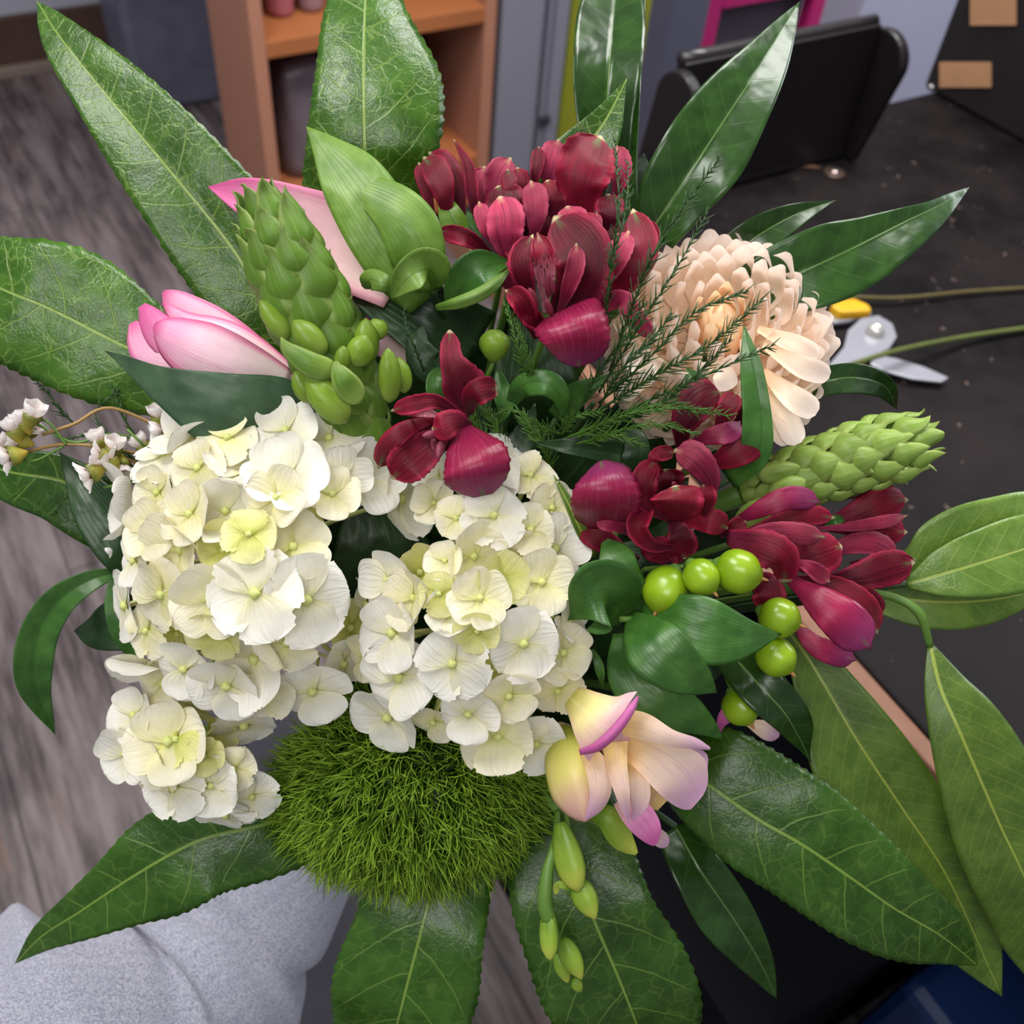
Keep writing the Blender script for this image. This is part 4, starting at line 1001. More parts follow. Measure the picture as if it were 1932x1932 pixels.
# ------------------------------------------------------------------ chrysanthemum
def mum():
    C = P(1352, 640, .452)
    A = (-CF*1.0+CU*.30-CR*.14).normalized()
    e1 = (CR-A*CR.dot(A)).normalized(); e2 = A.cross(e1)
    t = thing('chrysanthemum', C+CF*.02, 'large cream and peach chrysanthemum right of the crimson cluster', 'flower')
    r = random.Random(12); N = 172; G_ = PI*(3-math.sqrt(5))
    inner = []
    Rr = .0515
    for i in range(N):
        f = ((i+.5)/N)
        ph = math.radians(6+108*f**.62); az = i*G_
        e = e1*math.cos(az)+e2*math.sin(az)
        ph += r.uniform(-.05, .05)
        R_ = Rr*(.52+.48*f**.5)*r.uniform(.95, 1.05)
        up = 1.0
        tip = C+e*(math.sin(ph)*R_*1.08)+A*(math.cos(ph)*R_*.80*up)
        b = C+e*(.10*Rr*math.sin(ph))+A*(-.10*Rr)
        mid = b.lerp(tip, .55)+e*(.012*math.sin(ph))-A*(.004)
        tip2 = tip-e*(.003*(1-f))+A*(.003+.004*(1-f))
        wd = (.0038+.0046*f**.5)*r.uniform(.88, 1.1)
        nrm = (A*math.sin(min(ph, 1.5))-e*math.cos(ph)*.9+A*.25).normalized()
        args = dict(prof='spoon', n=10, nv=6, cup=.5*r.uniform(.6, 1.3), ph=r.uniform(0, 6))
        if f > .40:
            blade3('petal', [b, mid, tip2], wd, nrm, M['mum'], t, **args)
        else:
            o = blade3('petal', [b, mid, tip2], wd*(.85 if f > .1 else .7), nrm, M['mum'] if f > .06 else M['mumcore'], t, **args)
            inner.append(o)
    # join the packed inner florets in one mesh
    def join(obs, name, mat):
        V = []; F = []; UV = []; ME = []
        at = WO[t.name]
        for o in obs:
            k0 = len(V); me = o.data; off = o.location+at
            V += [tuple(v.co+off) for v in me.vertices]; F += [tuple(i+k0 for i in p.vertices) for p in me.polygons]
            uvd = {}
            for l in me.loops: uvd[l.vertex_index] = (tuple(me.uv_layers['UVMap'].data[l.index].uv), tuple(me.uv_layers['met'].data[l.index].uv))
            UV += [uvd[i][0] for i in range(len(me.vertices))]; ME += [uvd[i][1] for i in range(len(me.vertices))]
            bpy.data.objects.remove(o)
        o = mkobj(name, V, F, mat, t, C, UV, ME); o['kind'] = 'stuff'
    join(inner[:12], 'center_petals', M['mumcore']); join(inner[12:], 'inner_petals', M['mum'])
    V, F, uv = lathe_geo(C-A*.01, C+A*.027, .0095, prof=[(0,.8),(.5,1),(.8,.8),(.93,.5),(1,.1)], ns=18)
    mkobj('flower_center', V, F, M['mumcore'], t, C, uv, uv)
    V, F, uv = lathe_geo(C-A*.03, C+A*.006, .014, prof=[(0,.3),(.5,.8),(.8,1),(1,.6)])
    mkobj('calyx', V, F, M['stem_dark'], t, C)
    stem_to_bind(C-A*.025, 'stem', t, .003)
mum()
# a few reflexed outer petals seen by hand
def mumpetals():
    t = [o for o in bpy.data.objects if o.name.startswith('chrysanthemum') and o.parent is None][0]
    for pts, w_ in [([(1440,700,42.5),(1490,745,41.3),(1542,778,41.5)], 24), ([(1430,720,42.6),(1480,785,41.6),(1505,838,42)], 24), ([(1400,760,42.8),(1455,800,41.8),(1490,836,42.2)], 20),
                    ([(1340,690,42.4),(1360,700,40.9),(1377,735,40.8)], 22), ([(1250,690,42.4),(1215,675,41.2),(1180,690,41)], 20), ([(1230,720,42.6),(1200,725,41.4),(1170,748,41.6)], 20),
                    ([(1270,700,42.2),(1235,690,41),(1215,720,41)], 18), ([(1440,650,42.2),(1510,690,41.4),(1566,708,41.9)], 22), ([(1430,620,42.4),(1500,650,41.8),(1545,672,42.2)], 20)]:
        blade('petal', pts, w_, M['mum'], t, prof='spoon', n=24, nv=10, cup=.3, ecurl=.4)
mumpetals()

# ------------------------------------------------------------------ bud spikes
def spike(label, base, tip, prof, mat, budmat, nb, seed, budfrom, lens, keys=(), Lb=.017):
    r = random.Random(seed)
    t = thing('bud_spike', P(*base), label, 'flower spike')
    B = P(*base); T = P(*tip); ax = (T-B); L = ax.length; ax.normalize()
    e1 = ax.cross(-CF).normalized(); e2 = ax.cross(e1)
    if e2.dot(-CF) < 0: e2 = -e2
    core = lambda u: smooth_tab(prof, u, 1)*.55
    tube('axis', [B, B.lerp(T, .5), B.lerp(T, .97)], [core(.02), core(.3), core(.6), core(.85), .002], M['bract'], t, 12, 20)
    G_ = PI*(3-math.sqrt(5))
    for i in range(nb):
        u = (i+.5)/nb; u = u**.92
        az = i*G_+seed
        e = e1*math.cos(az)+e2*math.sin(az)
        if e.dot(-CF) < -.55: continue
        R_ = smooth_tab(prof, u, 1)
        b = B+ax*(L*(u*.94-.04))+e*R_*.45
        ln = Lb*smooth_tab(lens, u, 1)*r.uniform(.9, 1.1)
        out = .30*(1-u)+.0
        m_ = b+ax*ln*.45+e*(R_*.42+ln*.10)
        tp = b+ax*ln*1.0+e*(R_*.35+ln*out*.5)
        tp2 = b+ax*ln*1.22+e*(R_*.38+ln*out*.62)
        tw = Vector((r.uniform(-1, 1), r.uniform(-1, 1), r.uniform(-1, 1)))*.0015
        blade3('bract', [b, m_, tp, tp2+tw], ln*.40, e, M[mat], t, prof='ovate', n=14, nv=8, cup=-.55, fold=0, thick=.0003)
        if u < budfrom and i % 4 == 0:
            q = b+e*(R_*.35)
            az2 = (e+ax*.9).normalized()
            lathe('bud', q, q+az2*ln*.95, ln*.2, M[budmat], t, ns=12, nu=12, ridges=3, ridge=.06, prof=EGGP)
    for kpt in keys:
        plathe('bud', kpt[0], kpt[1], kpt[2], M[budmat], t, ns=16, nu=14, ridges=3, ridge=.05, prof=EGGP)
        if len(kpt) > 3:
            for bp, bw in kpt[3]: blade('bract', bp, bw, M[mat], t, prof='ovate', cup=-.4, thick=.0003, n=16, nv=8)
    stem_to_bind(B, 'stem', t, .005)
    return t
spike('thick green bud spike standing left of centre beside the tulip', (705,850,.43), (478,350,.39), [(0,.0115),(.25,.0165),(.5,.0180),(.75,.0160),(.9,.0115),(1,.004)], 'bract', 'sbud', 62, 1, -1, [(0,1.3),(.5,1.5),(.8,1.3),(1,.7)],
    [((656,796,39.5),(576,712,38.8),31), ((612,672,39.2),(552,604,38.8),26,[([(640,700,39),(590,690,38.2),(545,660,38.2),(530,636,38.6)],24)]),
     ((545,640,39.6),(490,566,39.2),21), ((668,690,39.4),(690,632,38.8),26), ((736,760,40),(732,656,39.2),22), ((764,742,40.6),(752,674,40.4),18), ((690,690,40.4),(690,600,40),24),
     ((645,700,39),(648,652,38.6),16,[([(680,760,38.9),(650,720,38.3),(636,690,38.4),(640,680,38.6)],26)]),
     ((720,640,41),(702,602,40.6),20), ((590,760,40),(556,700,39.6),22)])
spike('light green bud spike pointing right over the black table', (1400,930,.455), (1772,818,.430), [(0,.010),(.25,.0145),(.5,.0165),(.75,.0165),(.9,.0125),(1,.003)], 'bract_pale', 'bract_pale', 60, 4, .2, [(0,1.1),(.5,1.15),(.8,1.0),(1,.5)],
    [((1390,995,44),(1455,950,43.2),28), ((1450,940,44),(1520,905,43.2),26), ((1430,900,44),(1510,880,43.4),20)], Lb=.0155)
t = thing('bud', P(930,700,.44), 'single round green bud with dark seams below the big crimson bloom', 'bud')
plathe('bud_body', (932,682,42),(934,624,41.2),27, M['sbud'], t, ridges=6, ridge=.06, prof=[(0,.25),(.2,.7),(.45,.98),(.7,1),(.88,.75),(.96,.45),(1,.15)])
ptube('stem', [(932,680,42),(915,720,43),(890,760,46),(860,860,50)], [4,6,7,7], M['stem'], t)

# ------------------------------------------------------------------ alstroemerias
PC = dict(cup=.35, thick=.00025, nv=12, prof='alst', frill=.026)
def bloom(t, base, Z, petals, stamens=(), dd=0.):
    ox, oy, s = Z
    bp = P(ox+base[0]*s, oy+base[1]*s, (base[2])*.01+dd)
    V, F, uv = lathe_geo(bp+CF*.018, bp, .0035, prof=[(0,.6),(.5,.9),(1,1)])
    c = mkobj('bloom', V, F, M['stem'], t, bp)
    stem_to_bind(bp+CF*.018, 'stem', t, .0016)
    for q in petals:
        pts, w_, m_ = q[:3]; kw = dict(PC); kw.update(q[3] if len(q) > 3 else {})
        kw['ph'] = rnd.uniform(0, 6); kw.setdefault('ruffle', .13)
        kw.setdefault('ecurl', rnd.uniform(-.5, .55)); kw['prof'] = 'alstw' if kw['prof'] == 'wide' else kw['prof']
        if kw['cup'] < 0 and m_ != 'plum': kw['cup'] *= .38; kw.setdefault('fold', -.08)
        blade('petal', pts, w_, M[m_], c, Z, dd=dd, **kw)
    for a, b, rr in stamens:
        plathe('stamen', a, b, rr, M['stamen'], c, Z, prof=EGGP, ns=10, nu=8)
    return c
Z4 = (700, 220, .31056)
t = thing('alstroemeria', P(1000, 560, .43), 'crimson alstroemeria cluster at the top centre of the bouquet', 'flower cluster')
# back blooms first
bloom(t, (900,650,44), Z4, [
  ([(470,640,42.5),(430,470,41.8),(380,340,42),(318,245,42.8)], (70,110), 'crimgreen', {'cup': -.35}),
  ([(380,600,43),(335,440,42.6),(290,278,43.2)], 48, 'crim', {'cup': -.3}),
  ([(560,640,42.9),(520,440,42.4),(440,290,42.4),(350,215,43)], 80, 'crim', {'cup': -.2}),
  ([(640,640,42),(610,470,41.4),(580,290,41.4),(500,135,42)], (34,48), 'crim', {'fold': -.5, 'cup': 0, 'prof': 'lance'})])
bloom(t, (840,650,44), Z4, [
  ([(720,640,43),(750,480,42.6),(790,350,42.6),(850,248,43)], 95, 'rose'),
  ([(680,620,43.2),(670,440,43),(690,300,43.2)], 90, 'rose', {'cup': .1}),
  ([(870,560,42.2),(848,440,41.6),(830,318,42)], 48, 'crimgreen', {'cup': -.6}),
  ([(920,560,42.8),(910,420,42.4),(890,308,42.6)], 62, 'crim', {'cup': -.3}),
  ([(850,660,42),(820,540,41.4),(770,420,41.8)], 130, 'crimdark', {'cup': -.3, 'prof': 'wide'}),
  ([(980,460,42.6),(1005,320,42.2),(1020,180,42.8)], 44, 'crim', {'cup': .6})])
bloom(t, (1250,650,44), Z4, [
  ([(1080,480,43),(1090,300,42.6),(1140,135,43)], 82, 'rose', {'cup': .1}),
  ([(1470,520,43),(1520,340,42.6),(1485,168,43)], 70, 'rose'),
  ([(1540,440,43),(1545,320,42.8),(1510,190,43)], 40, 'crim'),
  ([(1290,600,42),(1270,420,41),(1310,260,41),(1400,118,42)], (165,185), 'crimgreen', {'cup': -.3, 'prof': 'wide'}),
  ([(1130,620,41.8),(1110,500,41.2),(1070,385,41.6)], 88, 'crim', {'cup': -.35, 'prof': 'wide'}),
  ([(1410,700,41.6),(1450,600,41),(1440,470,41.4)], 90, 'crimdark', {'cup': -.2})])
bloom(t, (1000,800,45), Z4, [
  ([(1000,900,44.2),(900,760,43.6),(800,640,43.4),(700,560,43.8)], 130, 'crimdark'),
  ([(1000,900,44.2),(1000,740,43.5),(1000,600,43.2),(1000,470,43.6)], 150, 'crimdark'),
  ([(1200,900,44.2),(1240,760,43.6),(1300,640,43.4),(1380,520,43.8)], 150, 'crimdark'),
  ([(1300,1000,44),(1420,900,43.4),(1500,780,43.2),(1560,640,43.6)], 130, 'crimdark'),
  ([(1150,1250,43.4),(1300,1200,42.8),(1400,1100,42.6),(1460,1000,42.8)], 90, 'crimdark'),
  ([(950,1100,43.6),(900,1000,43),(880,900,42.8),(900,800,43)], 90, 'crimdark')])
bloom(t, (870,900,43.5), Z4, [
  ([(780,880,42),(640,760,41),(540,710,40.8),(405,690,41.4)], (70,44), 'crim', {'fold': .2}),
  ([(770,820,41.4),(700,680,40.8),(655,515,41.4)], 52, 'rose', {'cup': -.3}),
  ([(850,880,41.2),(820,720,40.2),(815,590,40.3),(780,483,41)], 118, 'rose', {'cup': -.25, 'prof': 'wide'}),
  ([(980,780,41.2),(1000,640,40.4),(1000,510,40.5),(970,388,41.2)], 80, 'rose', {'cup': -.5}),
  ([(1040,640,41.4),(1030,530,41),(990,410,41.3)], 36, 'crimgreen', {'cup': -.4}),
  ([(900,920,41),(868,860,40.4),(850,785,40.8)], 44, 'crimgreen', {'cup': -.5}),
  ([(900,1120,41.8),(840,980,41),(860,860,41)], 66, 'rose', {'cup': -.3})])
bloom(t, (1480,1160,43.5), Z4, [
  ([(1440,1130,42),(1590,960,41),(1660,780,41),(1590,560,42)], (110,90), 'crimgreen', {'cup': .25, 'prof': 'wide'}),
  ([(1560,1100,42),(1650,900,41.6),(1700,760,41.8),(1680,610,42.4)], 60, 'crim'),
  ([(1390,1080,41),(1470,920,40.2),(1520,800,40.2),(1567,692,40.8)], 72, 'rose', {'cup': .35}),
  ([(1350,840,40.8),(1345,740,40),(1325,680,40),(1270,590,40.8)], 78, 'crimgreen', {'cup': -.4}),
  ([(1250,760,40.8),(1220,660,40.3),(1190,543,40.9)], (80,110), 'rose', {'cup': -.2, 'prof': 'wide'}),
  ([(1440,800,40.8),(1380,700,40.3),(1370,580,40.8)], 34, 'rose', {'cup': -.3}),
  ([(1400,1150,41.2),(1520,1110,40.4),(1610,1220,40),(1712,1345,40.6)], (62,64), 'rose', {'fold': 0, 'cup': -.3, 'prof': 'strap'})])
bloom(t, (1090,1200,43), Z4, [
  ([(1120,1230,41.5),(1260,1020,39.8),(1270,830,39.4),(1110,605,40.4)], (165,200), 'crimdark', {'cup': .2, 'prof': 'wide', 'ruffle': .03}),
  ([(1010,1230,41.2),(930,1020,39.8),(900,860,39.4),(985,715,40)], (66,90), 'crimdark', {'cup': .3}),
  ([(1060,1200,41),(1060,1000,40),(1050,850,39.4),(1010,703,39.6)], 72, 'spot', {'cup': .6}),
  ([(1130,1230,40.6),(1190,1060,39.2),(1240,900,38.8),(1248,768,39)], (52,60), 'rose', {'fold': -.4}),
  ([(1000,1350,41.5),(960,1240,39.6),(900,1120,38.8),(815,1053,39.2)], (58,80), 'crim', {'fold': .4}),
  ([(1080,1290,40.5),(1000,1240,39.5),(930,1190,39.2)], 60, 'crimdark', {'cup': .3}),
  ([(1175,1170,39.4),(1200,1225,37.9),(1240,1350,37.8),(1262,1525,39.4)], [(0,150,180),(.12,200,220),(.3,226,226),(.55,220,190),(.78,180,140),(.92,110,80),(.97,40,30),(1,10,10)], 'plum', {'cup': -.22, 'ruffle': .03, 'n': 34, 'nv': 18})],
  [((1000,1180,39.8),(960,1040,38.8),34), ((1080,1100,39.6),(1075,940,38.8),24), ((1100,1210,39.4),(1060,1110,38.6),22), ((1110,1080,39.2),(1100,980,38.6),16)])
Z5 = (600, 600, .36232)
t = thing('alstroemeria', P(870, 800, .43), 'single crimson alstroemeria bloom above the hydrangeas with one petal standing up', 'flower')
bloom(t, (740,540,42), Z5, [
  ([(790,500,40.4),(735,370,39.3),(690,220,39),(685,62,39.8)], [(0,12,16),(.15,60,80),(.35,84,150),(.52,64,120),(.7,54,66),(.88,42,50),(1,6,6)], 'crim', {'cup': -.2, 'ruffle': .07, 'nv': 14}),
  ([(790,505,40.6),(790,420,39.4),(850,380,39),(935,370,39.6)], [(0,10,14),(.3,40,56),(.6,70,70),(.9,62,50),(1,30,30)], 'crim', {'cup': -.3}),
  ([(660,600,40.4),(560,680,39.4),(460,760,39),(385,838,39.4)], (110,110), 'crim', {'cup': .25, 'prof': 'wide'}),
  ([(640,520,40.2),(480,570,39),(380,650,38.8),(312,785,39.6)], (60,60), 'crimgreen', {'cup': -.3}),
  ([(780,520,39.9),(620,440,38.8),(490,455,38.6),(378,484,39)], (44,50), 'crim', {'cup': -.4}),
  ([(690,540,39.6),(600,500,39.2),(520,490,39.1),(430,490,39.4)], 26, 'spot', {'cup': .2}),
  ([(800,560,39.8),(720,540,38.6),(650,570,38.2),(592,578,38.6)], (70,80), 'crim', {'cup': -.4}),
  ([(720,640,40.4),(620,620,40),(520,640,40)], 100, 'crimdark', {'cup': .2, 'prof': 'wide'}),
  ([(760,560,39.4),(790,680,38),(830,790,37.6),(860,925,38.6)], [(0,30,30),(.15,90,70),(.35,160,130),(.55,185,175),(.75,160,180),(.9,110,120),(1,50,50)], 'plum', {'cup': -.35, 'ruffle': .05, 'n': 34, 'nv': 18})],
  [((640,600,38.9),(540,615,38.4),24), ((640,640,38.9),(625,735,38.5),24), ((600,620,39.2),(600,690,38.8),16)])
Z6 = (1060, 780, .36232)
t = thing('alstroemeria', P(1250, 960, .43), 'group of half-open crimson alstroemeria buds right of the hydrangeas, above the green berries', 'flower cluster')
bloom(t, (250,640,43), Z6, [
  ([(400,760,42),(260,680,41),(170,620,40.8),(90,540,41.2)], (80,60), 'crim', {'cup': -.4}),
  ([(370,640,41),(290,580,40.2),(230,560,40),(172,545,40.2)], (52,60), 'rose', {'cup': -.4}),
  ([(230,600,40.6),(230,470,39),(220,350,38.8),(200,248,39.8)], [(0,130,110),(.2,170,160),(.45,185,190),(.7,150,170),(.88,80,120),(1,10,30)], 'plum', {'cup': -.5, 'ruffle': .02, 'nv': 16, 'n': 30})])
bloom(t, (580,480,43), Z6, [
  ([(560,560,41),(440,470,40),(425,340,39.6),(490,235,40)], (60,80), 'crim', {'cup': -.5}),
  ([(520,300,40.8),(480,250,39.9),(500,215,39.9),(590,200,40.6)], 40, 'crimgreen', {'cup': -.4}),
  ([(760,470,41),(770,350,39.8),(690,240,39.4),(585,188,40)], (70,90), 'rose', {'cup': -.4}),
  ([(740,540,41),(755,450,40),(735,370,40)], 56, 'crim', {'cup': -.4}),
  ([(590,560,41),(600,480,39.6),(600,430,39.4),(590,375,39.8)], 140, 'crimgreen', {'cup': -.5, 'prof': 'wide'}),
  ([(560,420,42),(550,350,41.5),(540,290,41.6)], 90, 'crimdark', {'cup': .6, 'prof': 'wide'}),
  ([(600,400,41),(590,375,40.6),(575,360,40.4)], 14, 'rose'), ([(520,380,41),(510,365,40.6),(500,350,40.4)], 12, 'rose')])
bloom(t, (600,640,43.5), Z6, [
  ([(600,560,42),(720,560,41),(800,570,40.8),(865,600,41.4)], (70,64), 'crimgreen', {'cup': -.3}),
  ([(560,540,42),(610,620,41.2),(640,760,41.6)], 84, 'crimdark', {'cup': -.3}),
  ([(600,700,41.6),(470,690,40.4),(390,590,40),(465,445,40.6)], (56,60), 'crim', {'fold': .3}),
  ([(560,780,41.6),(500,720,41),(460,650,41)], 76, 'crim', {'cup': -.3}),
  ([(660,560,42.2),(620,660,41.8),(560,740,42)], 80, 'crimdark', {'cup': -.2}),
  ([(640,760,42),(600,750,41.6),(560,760,41.8)], 40, 'crimgreen')])
bloom(t, (760,250,44), Z6, [
  ([(620,200,42),(640,60,41),(720,-60,41),(830,-120,41.8)], (110,90), 'crimdark', {'cup': -.4}),
  ([(800,100,42),(860,-20,41.3),(910,-110,42)], 60, 'crim', {'cup': -.3}),
  ([(880,80,42.4),(980,0,41.8),(1000,-80,42)], 64, 'crimdark', {'cup': -.3}),
  ([(640,170,41.4),(760,120,40.4),(880,90,40.2),(930,40,40.8)], (50,60), 'plum', {'fold': -.2}),
  ([(720,280,41.6),(860,230,40.4),(980,150,40.3),(1050,60,41)], (90,90), 'crimgreen', {'cup': -.35})])
t = thing('alstroemeria', P(1420, 1040, .45), 'crimson alstroemeria trumpets spreading to the right over the black table', 'flower cluster')
bloom(t, (1180,560,46), Z6, [
  ([(1320,440,45),(1480,390,44.6),(1650,328,45)], 70, 'crimdark', {'cup': -.3}),
  ([(1330,590,44.5),(1500,540,43.6),(1660,470,43.4),(1805,450,44)], (88,80), 'crim', {'cup': -.3}),
  ([(1380,600,44.6),(1600,600,44.2),(1800,620,44.6)], 74, 'crim', {'cup': -.2}),
  ([(1300,600,43.8),(1500,590,43.2),(1700,560,43.2),(1800,530,43.8)], 34, 'rose', {'cup': -.2}),
  ([(1370,600,44),(1420,560,43.6),(1485,550,43.8)], 30, 'ruscus', {'prof': 'lance'})])
bloom(t, (1160,760,45.5), Z6, [
  ([(1300,760,44.4),(1480,690,43.6),(1620,680,43.4),(1750,745,44)], (66,60), 'rose', {'cup': -.35}),
  ([(1340,870,44.2),(1520,850,43.4),(1700,800,43.4),(1840,775,44)], (90,100), 'crimdark', {'cup': -.35}),
  ([(1500,780,44),(1640,760,43.5),(1843,762,44)], 30, 'crim', {'cup': -.3}),
  ([(1440,900,44.6),(1580,960,44.3),(1660,1060,44.8)], 64, 'crimdark', {'cup': -.3})])
bloom(t, (950,680,44), Z6, [
  ([(860,590,42.6),(1000,520,41.4),(1180,450,41),(1350,462,41.8)], (70,54), 'plum', {'cup': -.3}),
  ([(900,640,42.4),(1150,560,41.6),(1300,530,41.6),(1425,545,42)], (54,54), 'crim', {'cup': -.2}),
  ([(860,660,42),(1050,615,41),(1220,620,40.7),(1372,646,41.2)], (54,62), 'rose', {'cup': -.35}),
  ([(1180,760,42.4),(1320,740,41.8),(1460,690,42)], 110, 'crim', {'cup': -.2, 'prof': 'wide'}),
  ([(1190,770,41.8),(1290,800,41.2),(1395,880,41.6)], 44, 'rose', {'cup': -.3}),
  ([(820,640,42),(880,610,41.4),(960,560,41.2)], 50, 'crim'),
  ([(1000,850,42.4),(1060,900,41.6),(1080,960,41.4),(1078,1035,42)], (90,90), 'crim', {'cup': -.2, 'prof': 'wide'}),
  ([(860,660,41.2),(1050,700,39.9),(1150,760,39.7),(1160,880,40.6)], [(0,60,20),(.25,80,70),(.5,100,100),(.75,90,80),(.92,60,50),(1,30,20)], 'crim', {'cup': -.35, 'nv': 14})])
bloom(t, (1180,900,44.5), Z6, [
  ([(1180,1040,43.2),(1300,1190,42.4),(1420,1250,42.4),(1535,1285,43)], (60,64), 'plum', {'cup': -.3}),
  ([(1180,860,43.4),(1400,900,42.8),(1560,1000,42.6),(1645,1150,43.2)], (80,60), 'crimgreen', {'cup': -.3}),
  ([(1170,850,42.6),(1330,970,41.2),(1480,1090,40.9),(1612,1225,41.6)], (118,120), 'plum', {'cup': -.35, 'nv': 14})])

# ------------------------------------------------------------------ green berries
t = thing('berry_sprig', P(1330, 1150, .43), 'sprig of shiny green berries with brown tips beside the ruscus leaves', 'berries')
for cx, cy, r_, d, tx, ty in [(1255,1115,42,40.6,-.4,.9), (1325,1090,34,39.8,.6,.75), (1395,1078,42,40,.95,.3), (1472,1165,38,41.2,.9,.35), (1466,1240,37,41.6,.7,.75), (1398,1335,34,43.6,.5,.8)]:
    n_ = math.hypot(tx, ty); tx /= n_; ty /= n_
    a = (cx-tx*r_*1.1, cy-ty*r_*1.1, d+.5); b = (cx+tx*r_*1.12, cy+ty*r_*1.12, d+.1)
    o = plathe('berry', a, b, r_*1.0, M['berry'], t, prof=[(0,.2),(.05,.5),(.15,.78),(.32,.97),(.5,1),(.68,.93),(.84,.68),(.94,.36),(1,.08)], ns=24, nu=20, ridges=3, ridge=.03)
    plathe('berry_tip', (cx+tx*r_*1.05, cy+ty*r_*1.05, d), (cx+tx*r_*1.4, cy+ty*r_*1.4, d-.1), 4, M['browntip'], o, prof=[(0,1),(.5,.8),(1,.2)], ns=6, nu=4)
    plathe('sepal_cap', (cx-tx*r_*1.3, cy-ty*r_*1.3, d+.6), (cx-tx*r_*.75, cy-ty*r_*.75, d+.5), r_*.5, M['stem'], o, prof=[(0,.3),(.5,.8),(1,1)], ns=10, nu=5)
for pts in ([(1290,1070,41.2),(1240,1072,41.5),(1210,1090,43),(1240,1200,46)], [(1350,1060,41.2),(1300,1062,41.6),(1260,1090,44)], [(1440,1140,42),(1400,1110,42.6),(1300,1120,45)], [(1430,1215,42.4),(1380,1180,43.4),(1300,1160,46)], [(1380,1300,44.2),(1360,1250,44.4),(1340,1200,46)]):
    ptube('stem', pts, 5, M['stem'], t)
stem_to_bind(P(1280, 1180, .46), 'stem', t, .002)

# ------------------------------------------------------------------ freesia
Z7 = (900, 1260, .2588)
t = thing('freesia', P(1090, 1330, .44), 'pink and cream freesia with an open bloom and a yellow bud below the ruscus leaves', 'flower')
bp = P(1085, 1320, .425)
V, F, uv = lathe_geo(P(1064, 1302, .43), P(1190, 1402, .405), .0105, prof=[(0,.28),(.25,.42),(.5,.66),(.8,.95),(1,1)], ns=20)
c = mkobj('bloom', V, F, M['fre_t'], t, bp, uv, uv)
blade('petal', [(1180,1000,42.6),(1250,800,41.8),(1400,700,41.6),(1680,640,42)], [(0,60,140),(.25,120,230),(.5,110,260),(.75,90,250),(.9,60,190),(.97,40,110),(1,10,30)], M['fre'], c, Z7, cup=.25, n=30, nv=14)
blade('petal', [(1000,560,40.8),(1200,640,39.9),(1400,830,39.8),(1560,1030,40.6)], [(0,60,40),(.2,150,90),(.45,240,110),(.7,300,110),(.86,235,84),(.95,160,50),(.99,70,20),(1,10,6)], M['fre'], c, Z7, cup=.2, n=34, nv=16, ruffle=.02)
blade('petal', [(960,420,40.2),(1200,430,39.1),(1450,520,39),(1700,590,39.6)], [(0,110,60),(.3,110,90),(.6,60,70),(.85,50,34),(1,10,10)], M['fre'], c, Z7, cup=-.35)
blade('petal', [(1000,540,39.6),(1020,750,38.8),(1060,950,38.8),(1105,1135,39.4)], [(0,100,90),(.3,80,72),(.6,66,50),(.85,34,24),(1,4,4)], M['fre'], c, Z7, cup=-.4)
blade('petal', [(1120,640,40.4),(1160,800,39.8),(1170,950,39.8),(1130,1120,40.2)], [(0,60,60),(.4,90,70),(.7,86,40),(.9,40,16),(1,4,4)], M['fre'], c, Z7, cup=.2)
blade('petal', [(1040,960,41.2),(1150,1080,40.6),(1230,1180,40.6),(1300,1290,41)], [(0,60,60),(.3,130,90),(.6,130,90),(.85,90,60),(1,20,20)], M['fre_p'], c, Z7, cup=-.25)
# outward-rolled front petal with a mauve rim
blade('petal', [(650,170,41.4),(800,290,39),(900,380,38.2),(985,440,38.1)], [(0,45,45),(.25,100,110),(.5,140,170),(.75,210,230),(.92,290,290),(1,330,300)], M['fre_t'], c, Z7, cup=-.3, n=24, nv=14)
blade('petal_rim', [(750,615,38.3),(880,570,37.9),(1010,455,37.9),(1110,320,38.1),(1172,210,38.6)], [(0,16,18),(.25,32,34),(.55,36,34),(.85,26,26),(1,6,6)], M['mauve'], c, Z7, cup=-.8, thick=.0006)
plathe('bud', (640,430,42.5),(790,1120,39.6),195, M['fre_y'], t, Z7, prof=[(0,.16),(.12,.5),(.3,.92),(.5,1),(.72,.92),(.88,.6),(.96,.3),(1,.05)], ridges=3, ridge=.05, ns=22, nu=20)
ptube('stem', [(560,430,44),(600,420,43),(660,450,42.4)], [20,24,40], M['fre_y'], t, Z7)
blade('bud_petal', [(720,560,40.8),(870,690,39.2),(900,900,38.9),(790,1110,39.5)], [(0,20,20),(.3,70,90),(.6,80,90),(.85,60,40),(1,6,6)], M['fre'], t, Z7, cup=-.5)
blade('bud_petal', [(830,1060,41.6),(950,1110,41.2),(1060,1260,41.3),(1160,1360,41.8)], [(0,60,40),(.3,110,80),(.6,100,90),(.85,60,50),(1,20,10)], M['fre_b'], t, Z7, cup=-.6)
blade('petal', [(1180,1180,42.2),(1280,1200,42),(1390,1300,42.4)], 60, M['fre'], t, Z7, cup=-.2)
stem_to_bind(P(1062, 1300, .431), 'stem', t, .0022)
t = thing('freesia', P(1390, 1400, .46), 'mauve freesia petals showing between the lowest berry and the ruscus leaf', 'flower')
blade('petal', [(1355,1385,44.5),(1362,1362,44),(1376,1345,43.8),(1398,1330,44.2)], 16, M['mauve'], t, cup=-.3)
blade('petal', [(1400,1360,45),(1440,1375,44.8),(1470,1390,45)], 18, M['fre'], t, cup=-.3)
stem_to_bind(P(1355, 1385, .445), 'stem', t, .002)
t = thing('freesia_bud_stem', P(1045, 1560, .43), 'drooping chain of small green freesia buds over the bottom leaf', 'bud stem')
